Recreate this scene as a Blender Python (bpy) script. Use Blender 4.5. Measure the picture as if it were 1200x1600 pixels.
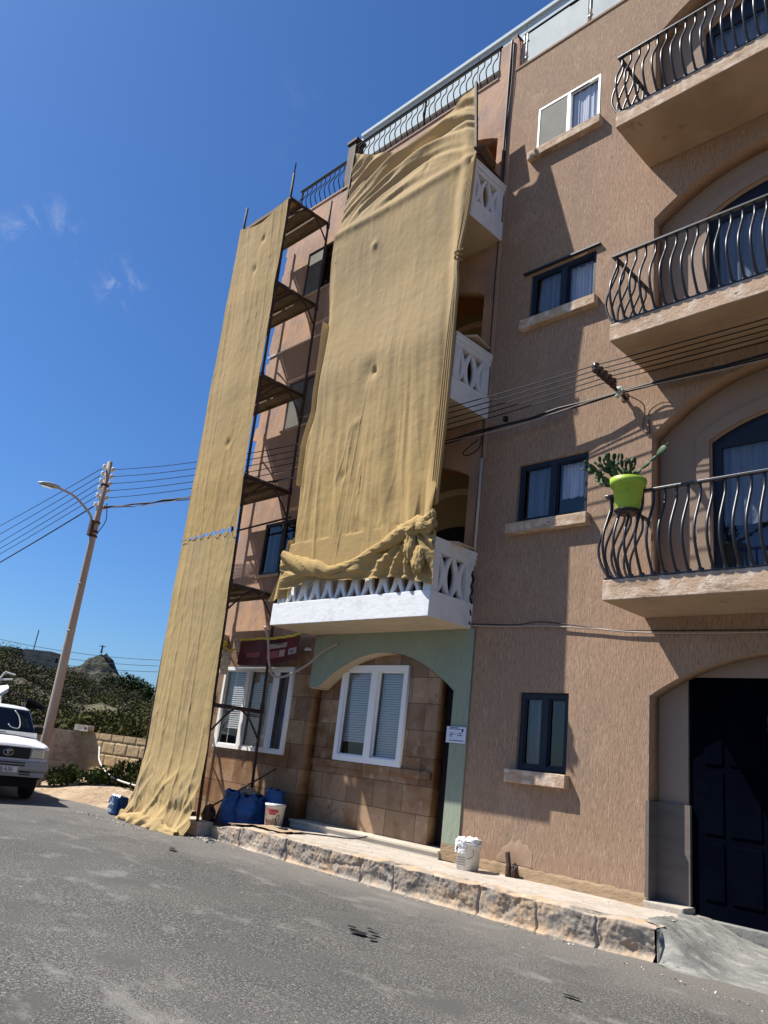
import bpy, bmesh, math, random
from mathutils import Vector, Matrix, noise
random.seed(7)
R = math.radians
for o in list(bpy.data.objects): bpy.data.objects.remove(o)
sc = bpy.context.scene
COL = sc.collection

# ------------------------------------------------------------------ camera
cd = bpy.data.cameras.new("camera"); cam = bpy.data.objects.new("camera", cd); COL.objects.link(cam)
cd.sensor_fit = 'HORIZONTAL'; cd.sensor_width = 36.0; cd.lens = 36.0*1222/1200
cd.clip_start = .1; cd.clip_end = 5000
cam.matrix_world = Matrix(((0.70357881, 0.13709592, 0.69726721, 0),
                           (0.70186938, -0.28755376, -0.65168413, -8.0),
                           (0.11115857, 0.94790165, -0.29854016, 1.38),
                           (0, 0, 0, 1)))
sc.camera = cam
# ------------------------------------------------------------------ world, sun, exposure
SUN = Vector((-1.35, -0.87, 2.25)).normalized()
w = bpy.data.worlds.new("World"); sc.world = w; w.use_nodes = True
nt = w.node_tree; nt.nodes.clear()
out = nt.nodes.new('ShaderNodeOutputWorld'); bg = nt.nodes.new('ShaderNodeBackground')
sky = nt.nodes.new('ShaderNodeTexSky'); sky.sky_type = 'NISHITA'; sky.sun_disc = False
sky.sun_elevation = math.asin(SUN.z); sky.sun_rotation = math.atan2(SUN.x, SUN.y)
sky.altitude = 50; sky.air_density = 1.0; sky.dust_density = 0.8; sky.ozone_density = 3.0
bg.inputs[1].default_value = 0.05
def wn(t, **k):
    n = nt.nodes.new(t)
    for a, b in k.items(): setattr(n, a, b)
    return n
geo = wn('ShaderNodeTexCoord')
def blob(d, r0, r1, amt, scale, lo, hi):
    dp = wn('ShaderNodeVectorMath', operation='DISTANCE'); nt.links.new(geo.outputs['Generated'], dp.inputs[0]); dp.inputs[1].default_value = d
    mr = wn('ShaderNodeMapRange', interpolation_type='SMOOTHSTEP'); nt.links.new(dp.outputs['Value'], mr.inputs[0])
    mr.inputs[1].default_value = r1; mr.inputs[2].default_value = r0; mr.inputs[3].default_value = 0; mr.inputs[4].default_value = amt
    ns = wn('ShaderNodeTexNoise'); ns.inputs['Scale'].default_value = scale; ns.inputs['Detail'].default_value = 7; ns.inputs['Roughness'].default_value = .62
    ns.inputs['Distortion'].default_value = .6
    nt.links.new(geo.outputs['Generated'], ns.inputs['Vector'])
    m2 = wn('ShaderNodeMapRange', interpolation_type='SMOOTHSTEP'); nt.links.new(ns.outputs[0], m2.inputs[0]); m2.inputs[1].default_value = lo; m2.inputs[2].default_value = hi
    mu = wn('ShaderNodeMath', operation='MULTIPLY'); nt.links.new(mr.outputs[0], mu.inputs[0]); nt.links.new(m2.outputs[0], mu.inputs[1])
    return mu.outputs[0]
def raydir(u, v):
    return (cam.matrix_world.to_3x3() @ Vector((u-600, 800-v, -1222))).normalized()
cl = None
for (u, v, r0, r1, a, s, lo, hi) in ((66, 372, .005, .060, .34, 26, .50, .74), (186, 442, .0, .042, .24, 34, .50, .72),
                                     (455, 190, .0, .07, .05, 18, .48, .75), (20, 385, .0, .05, .12, 24, .5, .75)):
    b = blob(raydir(u, v), r0, r1, a, s, lo, hi)
    if cl is None: cl = b
    else:
        ad = wn('ShaderNodeMath', operation='ADD'); nt.links.new(cl, ad.inputs[0]); nt.links.new(b, ad.inputs[1]); cl = ad.outputs[0]
hs = wn('ShaderNodeHueSaturation'); hs.inputs['Saturation'].default_value = 1.05; tn = wn('ShaderNodeMix', data_type='RGBA', blend_type='MULTIPLY'); tn.inputs[0].default_value = 1; tn.inputs[7].default_value = (.72, 1.03, 1.46, 1); nt.links.new(sky.outputs[0], tn.inputs[6]); nt.links.new(tn.outputs[2], hs.inputs['Color'])
mx = wn('ShaderNodeMix', data_type='RGBA'); nt.links.new(cl, mx.inputs[0]); nt.links.new(hs.outputs[0], mx.inputs[6]); mx.inputs[7].default_value = (9, 9.6, 10.4, 1)
nt.links.new(mx.outputs[2], bg.inputs[0]); nt.links.new(bg.outputs[0], out.inputs[0])
sd = bpy.data.lights.new("sun", 'SUN'); sd.energy = 5.0; sd.angle = R(.53); sd.color = (1, .955, .88)
so = bpy.data.objects.new("sun", sd); COL.objects.link(so); so.rotation_euler = SUN.to_track_quat('Z', 'Y').to_euler()
sc.view_settings.view_transform = 'Standard'; sc.view_settings.look = 'None'; sc.view_settings.gamma = 1
sc.view_settings.use_curve_mapping = False
sc.view_settings.exposure = 0.80
sc.render.engine = 'CYCLES'; sc.cycles.max_bounces = 6

# ------------------------------------------------------------------ helpers: objects
def tag(o, label=None, cat=None, group=None, kind=None):
    if label: o['label'] = label
    if cat: o['category'] = cat
    if group: o['group'] = group
    if kind: o['kind'] = kind
    return o
def E(name, label, cat, loc=(0, 0, 0), group=None, rz=0):
    o = bpy.data.objects.new(name, None); COL.objects.link(o); o.location = loc; o.rotation_euler = (0, 0, rz)
    o.empty_display_size = .1
    return tag(o, label, cat, group)
def O(name, mesh, mats, parent=None, loc=None, label=None, cat=None, group=None, kind=None, rot=None, local=False):
    if isinstance(mesh, MB): mesh = mesh.mesh(name)
    o = bpy.data.objects.new(name, mesh); COL.objects.link(o)
    if mats is not None and not len(mesh.materials):
        for m in (mats if isinstance(mats, (list, tuple)) else [mats]): mesh.materials.append(m)
    if parent:
        o.parent = parent
        if loc is not None: o.location = loc
        elif parent.type == 'EMPTY' and not local: o.location = [-c for c in parent.location]
    elif loc is not None: o.location = loc
    if rot: o.rotation_euler = rot
    return tag(o, label, cat, group, kind)
class MB:
    def __init__(s): s.v = []; s.f = []; s.sm = []; s.mi = []; s.m = 0
    def add(s, vs, fs, smooth=False):
        b = len(s.v); s.v += [tuple(v) for v in vs]; s.f += [[b+i for i in f] for f in fs]
        s.sm += [smooth]*len(fs); s.mi += [s.m]*len(fs); return s
    def box(s, x0, x1, y0, y1, z0, z1, bev=0):
        if bev:
            b = bev; vs = []; 
            bm = bmesh.new(); r = bmesh.ops.create_cube(bm, size=1)
            for v in bm.verts: v.co = ((x0+x1)/2+v.co.x*(x1-x0), (y0+y1)/2+v.co.y*(y1-y0), (z0+z1)/2+v.co.z*(z1-z0))
            bmesh.ops.bevel(bm, geom=list(bm.edges), offset=b, segments=2, affect='EDGES', profile=.5)
            bm.verts.index_update(); s.add([v.co for v in bm.verts], [[v.index for v in f.verts] for f in bm.faces]); bm.free(); return s
        vs = [(x, y, z) for x in (x0, x1) for y in (y0, y1) for z in (z0, z1)]
        return s.add(vs, [(0, 1, 3, 2), (4, 6, 7, 5), (0, 4, 5, 1), (2, 3, 7, 6), (0, 2, 6, 4), (1, 5, 7, 3)])
    def tube(s, pts, r, n=6, cap=True, flat=1.0):
        pts = [Vector(p) for p in pts]; N = len(pts); vs = []; up = None
        for i, p in enumerate(pts):
            t = (pts[min(i+1, N-1)]-pts[max(i-1, 0)]).normalized()
            if up is None:
                up = Vector((0, 0, 1)) if abs(t.z) < .9 else Vector((1, 0, 0))
            a = t.cross(up)
            if a.length < 1e-4: a = t.orthogonal()
            a.normalize(); b = a.cross(t).normalized(); up = b
            rr = r[i] if isinstance(r, (list, tuple)) else r
            for k in range(n):
                an = 2*math.pi*(k+.5)/n; vs.append(p+a*math.cos(an)*rr+b*math.sin(an)*rr*flat)
        fs = [(i*n+k, (i+1)*n+k, (i+1)*n+(k+1) % n, i*n+(k+1) % n) for i in range(N-1) for k in range(n)]
        s.add(vs, fs, n > 5)
        if cap:
            b = len(s.v)-len(vs)
            for ring in ([b+k for k in range(n)], [b+(N-1)*n+k for k in range(n)][::-1]):
                s.f.append(ring); s.sm.append(False); s.mi.append(s.m)
        return s
    def prism(s, poly, y0, y1):      # poly in (x,z), convex or simple
        n = len(poly); vs = [(x, y0, z) for x, z in poly]+[(x, y1, z) for x, z in poly]
        return s.add(vs, [tuple(range(n)), tuple(range(2*n-1, n-1, -1))]+[(i, n+i, n+(i+1) % n, (i+1) % n) for i in range(n)])
    def lathe(s, prof, n=24, c=(0, 0, 0)):
        vs = [(c[0]+r*math.cos(2*math.pi*k/n), c[1]+r*math.sin(2*math.pi*k/n), c[2]+z) for r, z in prof for k in range(n)]
        fs = [(i*n+k, i*n+(k+1) % n, (i+1)*n+(k+1) % n, (i+1)*n+k) for i in range(len(prof)-1) for k in range(n)]
        return s.add(vs, fs, True)
    def grid(s, nu, nv, f, smooth=True):
        vs = [f(i/nu, j/nv) for j in range(nv+1) for i in range(nu+1)]
        W = nu+1
        return s.add(vs, [(j*W+i, j*W+i+1, (j+1)*W+i+1, (j+1)*W+i) for j in range(nv) for i in range(nu)], smooth)
    def mesh(s, name):
        m = bpy.data.meshes.new(name); m.from_pydata(s.v, [], s.f)
        m.polygons.foreach_set('use_smooth', s.sm); m.polygons.foreach_set('material_index', s.mi); m.update()
        bm = bmesh.new(); bm.from_mesh(m); bmesh.ops.recalc_face_normals(bm, faces=bm.faces); bm.to_mesh(m); bm.free()
        return m
def plate(name, outer, holes, y0, y1):
    """flat plate in the XZ plane with holes, thickness y0..y1"""
    cu = bpy.data.curves.new(name, 'CURVE'); cu.dimensions = '2D'; cu.fill_mode = 'BOTH'; cu.extrude = (y1-y0)/2
    for poly in [outer]+holes:
        sp = cu.splines.new('POLY'); sp.points.add(len(poly)-1)
        for p, (x, z) in zip(sp.points, poly): p.co = (x, z, 0, 1)
        sp.use_cyclic_u = True
    t = bpy.data.objects.new(name, cu); COL.objects.link(t)
    bpy.context.view_layer.update()
    me = bpy.data.meshes.new_from_object(t.evaluated_get(bpy.context.evaluated_depsgraph_get()))
    bpy.data.objects.remove(t); bpy.data.curves.remove(cu)
    for v in me.vertices: x, z, y = v.co; v.co = (x, (y0+y1)/2+y, z)
    bm = bmesh.new(); bm.from_mesh(me); bmesh.ops.remove_doubles(bm, verts=bm.verts, dist=1e-5)
    bmesh.ops.recalc_face_normals(bm, faces=bm.faces); bm.to_mesh(me); bm.free()
    me.name = name; me.materials.clear(); return me
def text(name, body, size, mat, parent, loc, rot, label=None, thick=.002):
    cu = bpy.data.curves.new(name, 'FONT'); cu.body = body; cu.size = size; cu.extrude = thick; cu.align_x = 'CENTER'; cu.align_y = 'CENTER'
    t = bpy.data.objects.new(name, cu); COL.objects.link(t); bpy.context.view_layer.update()
    me = bpy.data.meshes.new_from_object(t.evaluated_get(bpy.context.evaluated_depsgraph_get()))
    bpy.data.objects.remove(t); me.materials.clear(); me.materials.append(mat)
    o = bpy.data.objects.new(name, me); COL.objects.link(o); o.parent = parent; o.location = loc; o.rotation_euler = rot
    return o
def bez(pts, n=8):   # Catmull-Rom through points
    P = [Vector(p) for p in pts]; P = [P[0]*2-P[1]]+P+[P[-1]*2-P[-2]]; r = []
    for i in range(1, len(P)-2):
        for k in range(n):
            t = k/n; a, b, c, d = P[i-1:i+3]
            r.append(.5*((2*b)+(c-a)*t+(2*a-5*b+4*c-d)*t*t+(3*b-a-3*c+d)*t**3))
    r.append(P[-2]); return r
def lerp(tab, x):
    if x <= tab[0][0]: return tab[0][1]
    for (a, fa), (b, fb) in zip(tab, tab[1:]):
        if x <= b: return fa+(fb-fa)*(x-a)/(b-a)
    return tab[-1][1]
def ss(a, b, x):
    t = max(0, min(1, (x-a)/(b-a))); return t*t*(3-2*t)
def N3(x, y, z): return noise.noise(Vector((x, y, z)))

# ------------------------------------------------------------------ materials
def M(name, base, rough=.8, cols=(), bump=(), metal=0, spec=.3, coords='Object'):
    """cols: (scale xyz, colour, lo, hi, detail) layered noise masks; bump: (scale xyz, strength, distance, detail)"""
    m = bpy.data.materials.new(name); m.use_nodes = True; t = m.node_tree; b = t.nodes['Principled BSDF']
    b.inputs['Roughness'].default_value = rough; b.inputs['Metallic'].default_value = metal; b.inputs['Specular IOR Level'].default_value = spec
    tc = t.nodes.new('ShaderNodeTexCoord')
    def nz(sc_, det, off=0, dist=0):
        mp = t.nodes.new('ShaderNodeMapping'); mp.inputs['Scale'].default_value = sc_; mp.inputs['Location'].default_value = (off, off*1.7, off*.3)
        t.links.new(tc.outputs[coords], mp.inputs[0])
        n = t.nodes.new('ShaderNodeTexNoise'); n.inputs['Scale'].default_value = 1; n.inputs['Detail'].default_value = det; n.inputs['Roughness'].default_value = .6
        n.inputs['Distortion'].default_value = dist
        t.links.new(mp.outputs[0], n.inputs['Vector']); return n.outputs[0]
    cur = None
    for i, (s_, c, lo, hi, det) in enumerate(cols):
        r = t.nodes.new('ShaderNodeMapRange'); t.links.new(nz(s_, det, i*3.1+len(name)), r.inputs[0]); r.inputs[1].default_value = lo; r.inputs[2].default_value = hi
        mx = t.nodes.new('ShaderNodeMix'); mx.data_type = 'RGBA'; t.links.new(r.outputs[0], mx.inputs[0])
        if cur is None: mx.inputs[6].default_value = (*base, 1)
        else: t.links.new(cur, mx.inputs[6])
        mx.inputs[7].default_value = (*c, 1); cur = mx.outputs[2]
    if cur is None: b.inputs['Base Color'].default_value = (*base, 1)
    else: t.links.new(cur, b.inputs['Base Color'])
    nrm = None
    for i, (s_, st, d, det) in enumerate(bump):
        bp = t.nodes.new('ShaderNodeBump'); bp.inputs['Strength'].default_value = st; bp.inputs['Distance'].default_value = d
        t.links.new(nz(s_, det, 11+i), bp.inputs['Height'])
        if nrm: t.links.new(nrm, bp.inputs['Normal'])
        nrm = bp.outputs[0]
    if nrm: t.links.new(nrm, b.inputs['Normal'])
    m['b'] = 1
    return m
brown = M('brown_render', (.340, .220, .148), .93, [((.6, .6, .4), (.31, .205, .132), .38, .66, 5), ((2.6, 2.6, .35), (.28, .195, .135), .55, .70, 6), ((1.1, 1.1, 1.1), (.40, .272, .185), .56, .70, 6), ((80, 80, 12), (.20, .13, .085), .50, .70, 3), ((70, 70, 10), (.47, .33, .225), .56, .76, 3)],
          [((95, 95, 18), .75, .007, 3), ((26, 26, 5), .3, .008, 3), ((160, 160, 70), .4, .003, 2)])
recess = M('recess_render', (.29, .215, .165), .93, [((.6, .6, .5), (.25, .18, .135), .4, .7, 4)], [((60, 60, 12), .5, .004, 3)])
ledge = M('ledge_stone', (.47, .33, .225), .9, [((6, 6, 6), (.62, .50, .39), .48, .62, 7), ((2, 2, 9), (.30, .20, .13), .52, .68, 6), ((9, 9, 14), (.20, .14, .10), .62, .72, 5)], [((25, 25, 40), .7, .010, 4)])
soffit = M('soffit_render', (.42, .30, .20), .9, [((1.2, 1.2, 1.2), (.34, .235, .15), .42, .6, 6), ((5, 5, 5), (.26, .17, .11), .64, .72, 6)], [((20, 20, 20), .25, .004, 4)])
plinth = M('plinth_render', (.31, .215, .13), .9, [((4, 4, 9), (.24, .165, .10), .45, .7, 6), ((7, 7, 12), (.62, .57, .50), .70, .72, 3)], [((8, 8, 22), .8, .02, 5)])
rough = M('patchy_render', (.45, .285, .195), .92, [((1.6, 1.6, 1.1), (.34, .23, .185), .44, .62, 7), ((2.6, 2.6, 1.4), (.52, .31, .185), .54, .68, 6), ((9, 9, 5), (.44, .32, .26), .58, .74, 6), ((5, 5, 1.2), (.28, .19, .15), .62, .78, 6)],
          [((7, 7, 4), .6, .02, 6), ((50, 50, 40), .4, .004, 3)])
orange = M('ochre_render', (.40, .20, .075), .9, [((1.5, 1.5, 1.5), (.34, .17, .06), .4, .7, 4)], [((30, 30, 30), .3, .003, 3)])
olive = M('balcony_back_render', (.30, .235, .13), .9, [((1.5, 1.5, 1.5), (.25, .2, .11), .4, .7, 4)])
green = M('green_render', (.25, .29, .215), .9, [((2, 2, 1), (.29, .315, .24), .4, .7, 5), ((30, 30, 7), (.20, .26, .18), .5, .75, 3)], [((40, 40, 7), .8, .008, 3)])
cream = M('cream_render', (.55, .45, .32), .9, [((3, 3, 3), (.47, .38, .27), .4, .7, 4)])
white = M('white_masonry_paint', (.76, .76, .755), .8, [((5, 5, 5), (.66, .655, .64), .5, .68, 7), ((4, 4, .8), (.52, .50, .47), .62, .76, 6)], [((9, 9, 16), .4, .012, 6)])
upvc = M('white_frame', (.78, .78, .77), .35)
navy = M('navy_frame', (.010, .015, .028), .45, spec=.25)
blackm = M('black_frame', (.02, .02, .022), .4)
iron = M('black_iron', (.035, .036, .040), .38, [((40, 40, 40), (.06, .06, .06), .55, .8, 3)], [((90, 90, 90), .2, .002, 2)], metal=.35, spec=.6)
rust = M('rusty_steel', (.045, .028, .022), .75, [((9, 9, 9), (.12, .055, .03), .5, .7, 5), ((14, 14, 14), (.16, .15, .14), .66, .74, 3)], [((60, 60, 60), .5, .004, 3)])
plank = M('scaffold_plank', (.20, .15, .10), .9, [((3, 30, 30), (.12, .09, .065), .45, .65, 4), ((6, 6, 6), (.30, .26, .21), .6, .75, 5)], [((4, 60, 60), .5, .004, 3)])
asphalt = M('asphalt', (.070, .066, .060), .9, [((.28, .5, 1), (.115, .106, .095), .42, .58, 6), ((46, 46, 46), (.21, .20, .185), .50, .60, 5), ((95, 95, 95), (.022, .022, .022), .51, .58, 3), ((1.1, 1.6, 1), (.080, .076, .070), .5, .66, 5), ((7, 7, 7), (.062, .060, .057), .6, .72, 6), ((1.8, 3.4, 3), (.20, .19, .175), .56, .74, 10), ((9, 12, 9), (.34, .325, .30), .68, .74, 8)],
            [((120, 120, 120), 1, .008, 2), ((14, 14, 14), .3, .01, 4)])
cement = M('cement', (.21, .205, .185), .9, [((1.5, 2.5, 2), (.13, .13, .12), .42, .60, 7), ((4, 14, 8), (.30, .285, .25), .52, .66, 7), ((30, 30, 30), (.10, .10, .095), .60, .70, 3), ((9, 9, 9), (.36, .34, .30), .66, .72, 6)], [((9, 22, 12), .8, .014, 7), ((60, 60, 60), .5, .006, 3)])
paving = M('dusty_paving', (.42, .37, .31), .9, [((2.5, 3.5, 2), (.32, .27, .22), .42, .68, 7), ((12, 12, 12), (.50, .46, .41), .55, .72, 5), ((30, 30, 30), (.22, .17, .13), .66, .74, 3)], [((14, 14, 14), .5, .012, 6), ((80, 80, 80), .4, .004, 2)])
kerbm = M('kerb_stone', (.40, .33, .255), .92, [((2.2, 2.2, 2.2), (.46, .32, .20), .46, .58, 5), ((3.5, 3.5, 3.5), (.30, .26, .215), .48, .62, 7), ((1.6, 1.6, 3), (.11, .10, .095), .57, .66, 7), ((5, 5, 9), (.50, .40, .30), .56, .70, 5), ((20, 20, 20), (.58, .50, .42), .64, .72, 4)],
          [((10, 10, 10), .6, .02, 7), ((60, 60, 60), .5, .006, 3)])
dirt = M('dry_soil', (.30, .215, .135), .95, [((1.6, 1.6, 3), (.40, .31, .215), .46, .6, 7), ((9, 9, 9), (.13, .095, .065), .56, .66, 6), ((26, 26, 26), (.50, .45, .38), .66, .70, 3)], [((20, 20, 20), .8, .03, 5)])
stoneg = M('grey_limestone', (.44, .39, .33), .95, [((5, 5, 5), (.30, .265, .225), .45, .6, 6), ((18, 18, 18), (.55, .50, .43), .6, .75, 5)], [((12, 12, 12), 1, .05, 6)])
stoney = M('yellow_limestone', (.52, .37, .20), .93, [((4, 4, 4), (.44, .31, .17), .45, .65, 6), ((14, 14, 14), (.33, .23, .13), .62, .75, 5)], [((18, 18, 18), .5, .012, 5)])
concrete = M('pole_concrete', (.36, .29, .225), .85, [((8, 8, 1.2), (.29, .23, .18), .45, .7, 5)], [((40, 40, 12), .3, .004, 4)])
galv = M('galvanised', (.33, .33, .32), .5, metal=.4)
cablem = M('cable_black', (.012, .012, .013), .55)
cableb = M('cable_beige', (.36, .30, .26), .6)
pipeb = M('brown_pipe', (.10, .065, .05), .6)
pipew = M('white_pipe', (.50, .44, .38), .6)
porcel = M('insulator', (.035, .02, .016), .25, spec=.6)
glasspot = M('glass_insulator', (.45, .5, .48), .1, spec=.8)
lime = M('lime_plastic', (.36, .52, .055), .4, [((3, 3, 3), (.31, .46, .05), .4, .7, 4), ((14, 14, 5), (.24, .33, .08), .60, .72, 5)])
cactusm = M('cactus_green', (.028, .060, .020), .6, [((20, 20, 20), (.055, .095, .032), .45, .7, 3)], [((60, 60, 60), .3, .003, 2)])
bluebag = M('blue_plastic_sack', (.010, .075, .24), .42, [((6, 6, 6), (.006, .045, .16), .45, .65, 5)], [((7, 7, 7), 1, .04, 6), ((22, 22, 22), .7, .012, 4)], spec=.5)
paper = M('white_paper', (.72, .71, .68), .8, bump=[((12, 12, 12), .5, .01, 3)])
maroon = M('maroon_cardboard', (.085, .014, .018), .6, [((4, 4, 4), (.13, .022, .028), .45, .7, 4)], [((9, 9, 9), .5, .012, 4)])
maroon2 = M('maroon_print', (.26, .07, .08), .6); pinkish = M('pale_print', (.36, .28, .25), .7)
yellow = M('yellow_plastic', (.62, .50, .05), .5, bump=[((20, 20, 20), .7, .01, 4)])
ink = M('dark_ink', (.02, .022, .03), .7); inkblue = M('ink_blue', (.03, .04, .09), .7); redp = M('red_print', (.55, .07, .07), .6)
bucketw = M('white_bucket_plastic', (.66, .65, .62), .45, [((8, 8, 8), (.50, .47, .42), .55, .75, 5)])
carw = M('white_car_paint', (.72, .73, .74), .25, spec=.6)
bumperm = M('grey_bumper', (.30, .30, .30), .5); carblk = M('black_trim', (.012, .012, .013), .5)
rubber = M('rubber', (.018, .018, .018), .9); chrome = M('chrome', (.65, .65, .65), .15, metal=1)
lampglass = M('headlight_glass', (.42, .44, .45), .08, metal=.7)
screenm = M('window_screen', (.16, .157, .135), .75, [((3, 3, 3), (.12, .118, .10), .4, .7, 3)])
curtainw = M('white_curtain', (.62, .63, .68), .8, [((26, 4, 1.2), (.42, .44, .50), .45, .65, 2)])
curtainb = M('blue_grey_curtain', (.14, .16, .20), .8, [((22, 4, .8), (.08, .10, .135), .45, .65, 2)])
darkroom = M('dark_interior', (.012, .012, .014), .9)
woodd = M('dark_wood', (.018, .014, .010), .7)
rubble = M('rubble', (.50, .46, .41), .95, [((20, 20, 20), (.30, .25, .2), .5, .65, 4)])
card = M('cardboard', (.34, .25, .16), .85, bump=[((8, 8, 8), .5, .01, 3)])
whiteband = M('white_panel', (.50, .58, .62), .8, spec=.05); greyband = M('shaded_block', (.27, .22, .20), .9, bump=[((9, 9, 9), .4, .01, 4)])  # white panels, and grey-brown masonry for the penthouse wall below them
rope = M('pale_rope', (.62, .60, .56), .8)
blackrail = M('matt_black_rail', (.012, .012, .013), .8, spec=.05)
navyd = M('navy_door_paint', (.0015, .002, .005), .8, [((3, 3, 3), (.002, .003, .006), .4, .6, 3)], spec=.0)

def glassmat(name, tint, refl, rough=.02):
    m = bpy.data.materials.new(name); m.use_nodes = True; t = m.node_tree; t.nodes.clear()
    o = t.nodes.new('ShaderNodeOutputMaterial'); mix = t.nodes.new('ShaderNodeMixShader'); tr = t.nodes.new('ShaderNodeBsdfTransparent')
    gl = t.nodes.new('ShaderNodeBsdfGlossy'); lw = t.nodes.new('ShaderNodeLayerWeight'); fr = t.nodes.new('ShaderNodeMath'); fr.operation = 'POWER'; fr.inputs[1].default_value = 4.5; t.links.new(lw.outputs['Facing'], fr.inputs[0])
    ad = t.nodes.new('ShaderNodeMath'); ad.operation = 'ADD'; ad.inputs[1].default_value = refl
    t.links.new(fr.outputs[0], ad.inputs[0]); tr.inputs[0].default_value = (*tint, 1); gl.inputs['Roughness'].default_value = rough
    t.links.new(ad.outputs[0], mix.inputs[0]); t.links.new(tr.outputs[0], mix.inputs[1]); t.links.new(gl.outputs[0], mix.inputs[2]); t.links.new(mix.outputs[0], o.inputs[0])
    return m
glass = glassmat('window_glass', (.88, .90, .93), .07)
frost = M('frosted_glass', (.42, .46, .46), .75, [((2.5, 2.5, 1.5), (.32, .36, .37), .42, .7, 6), ((20, 20, 8), (.5, .52, .52), .6, .8, 4)])

def clothmat(name, c1, c2, c3):
    m = M(name, c1, .95, [((.45, .45, .35), c2, .38, .66, 3), ((3, 3, .7), c3, .52, .78, 5)], [((6, 6, 1.8), .22, .03, 5), ((24, 24, 14), .25, .005, 5), ((2.2, 2.2, 3), .3, .05, 4)])
    t = m.node_tree; b = t.nodes['Principled BSDF']; o = t.nodes['Material Output']; b.inputs['Specular IOR Level'].default_value = .1
    tl = t.nodes.new('ShaderNodeBsdfTranslucent'); mix = t.nodes.new('ShaderNodeMixShader'); mix.inputs[0].default_value = .16
    src = b.inputs['Base Color'].links[0].from_socket; t.links.new(src, tl.inputs[0])
    t.links.new(b.outputs[0], mix.inputs[1]); t.links.new(tl.outputs[0], mix.inputs[2]); t.links.new(mix.outputs[0], o.inputs[0]); return m
hess = clothmat('dust_cloth', (.43, .32, .18), (.46, .33, .16), (.36, .275, .165))
gold = clothmat('golden_dust_cloth', (.46, .335, .165), (.48, .345, .15), (.40, .30, .17))
def zblend(m, z0, z1, c, amt, axis=2, wob=.6):
    t = m.node_tree; b = t.nodes['Principled BSDF']; src = b.inputs['Base Color'].links[0].from_socket
    tc = t.nodes.new('ShaderNodeTexCoord'); sx = t.nodes.new('ShaderNodeSeparateXYZ'); t.links.new(tc.outputs['Object'], sx.inputs[0])
    n = t.nodes.new('ShaderNodeTexNoise'); n.inputs['Scale'].default_value = 1.3; n.inputs['Detail'].default_value = 5; t.links.new(tc.outputs['Object'], n.inputs['Vector'])
    a = t.nodes.new('ShaderNodeMath'); a.operation = 'MULTIPLY_ADD'; t.links.new(n.outputs[0], a.inputs[0]); a.inputs[1].default_value = wob; t.links.new(sx.outputs[axis], a.inputs[2])
    r_ = t.nodes.new('ShaderNodeMapRange'); r_.interpolation_type = 'SMOOTHSTEP'; t.links.new(a.outputs[0], r_.inputs[0]); r_.inputs[1].default_value = z0+wob*.5; r_.inputs[2].default_value = z1+wob*.5; r_.inputs[4].default_value = amt
    mx = t.nodes.new('ShaderNodeMix'); mx.data_type = 'RGBA'; t.links.new(r_.outputs[0], mx.inputs[0]); t.links.new(src, mx.inputs[6]); mx.inputs[7].default_value = (*c, 1); t.links.new(mx.outputs[2], b.inputs['Base Color'])
zblend(hess, 8.2, 4.6, (.46, .315, .13), .75)
zblend(asphalt, -2.6, -1.0, (.19, .172, .15), .62, axis=1, wob=1.6)

def tilemat():
    m = M('travertine_tiles', (.38, .26, .165), .45, [((1.7, 1.7, 1.7), (.26, .14, .065), .46, .60, 6), ((6, 6, 6), (.48, .37, .26), .56, .70, 6), ((12, 12, 12), (.18, .10, .05), .62, .74, 4)], [((10, 10, 10), .15, .004, 4)])
    t = m.node_tree; b = t.nodes['Principled BSDF']; src = b.inputs['Base Color'].links[0].from_socket
    tc = t.nodes.new('ShaderNodeTexCoord'); sx = t.nodes.new('ShaderNodeSeparateXYZ'); cx = t.nodes.new('ShaderNodeCombineXYZ')
    ad = t.nodes.new('ShaderNodeMath'); ad.operation = 'ADD'
    t.links.new(tc.outputs['Object'], sx.inputs[0]); t.links.new(sx.outputs[0], ad.inputs[0]); t.links.new(sx.outputs[1], ad.inputs[1])
    t.links.new(ad.outputs[0], cx.inputs[0]); t.links.new(sx.outputs[2], cx.inputs[1])
    br = t.nodes.new('ShaderNodeTexBrick'); t.links.new(cx.outputs[0], br.inputs[0]); br.offset = .5
    br.inputs['Scale'].default_value = 1; br.inputs['Brick Width'].default_value = .56; br.inputs['Row Height'].default_value = .36
    br.inputs['Mortar Size'].default_value = .006; br.inputs['Mortar Smooth'].default_value = .2; br.inputs['Bias'].default_value = -.1
    br.inputs['Color1'].default_value = (.90, .86, .82, 1); br.inputs['Color2'].default_value = (.42, .35, .29, 1); br.inputs['Mortar'].default_value = (.25, .22, .20, 1)
    mu = t.nodes.new('ShaderNodeMix'); mu.data_type = 'RGBA'; mu.blend_type = 'MULTIPLY'; mu.inputs[0].default_value = 1
    t.links.new(src, mu.inputs[6]); t.links.new(br.outputs['Color'], mu.inputs[7]); t.links.new(mu.outputs[2], b.inputs['Base Color']); return m
tiles = tilemat()
def leafmat(name, a, b_):
    m = M(name, a, .85, [((.8, .8, .8), b_, .35, .65, 4)], spec=.08); return m
leafd = leafmat('scrub_leaves', (.034, .042, .012), (.080, .080, .028))
leafg = leafmat('bush_leaves', (.035, .060, .014), (.065, .085, .025))
leafp = leafmat('dark_tree_leaves', (.025, .042, .016), (.045, .06, .025))
hillm = M('hill_soil', (.12, .10, .055), .95, [((.2, .2, .2), (.22, .18, .12), .5, .7, 6), ((1, 1, 1), (.06, .06, .03), .45, .6, 5)])
rockm = M('far_rock', (.085, .075, .06), .95, [((.08, .08, .08), (.035, .042, .025), .42, .55, 6)], [((.15, .15, .15), 1, 6, 6)])

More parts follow.
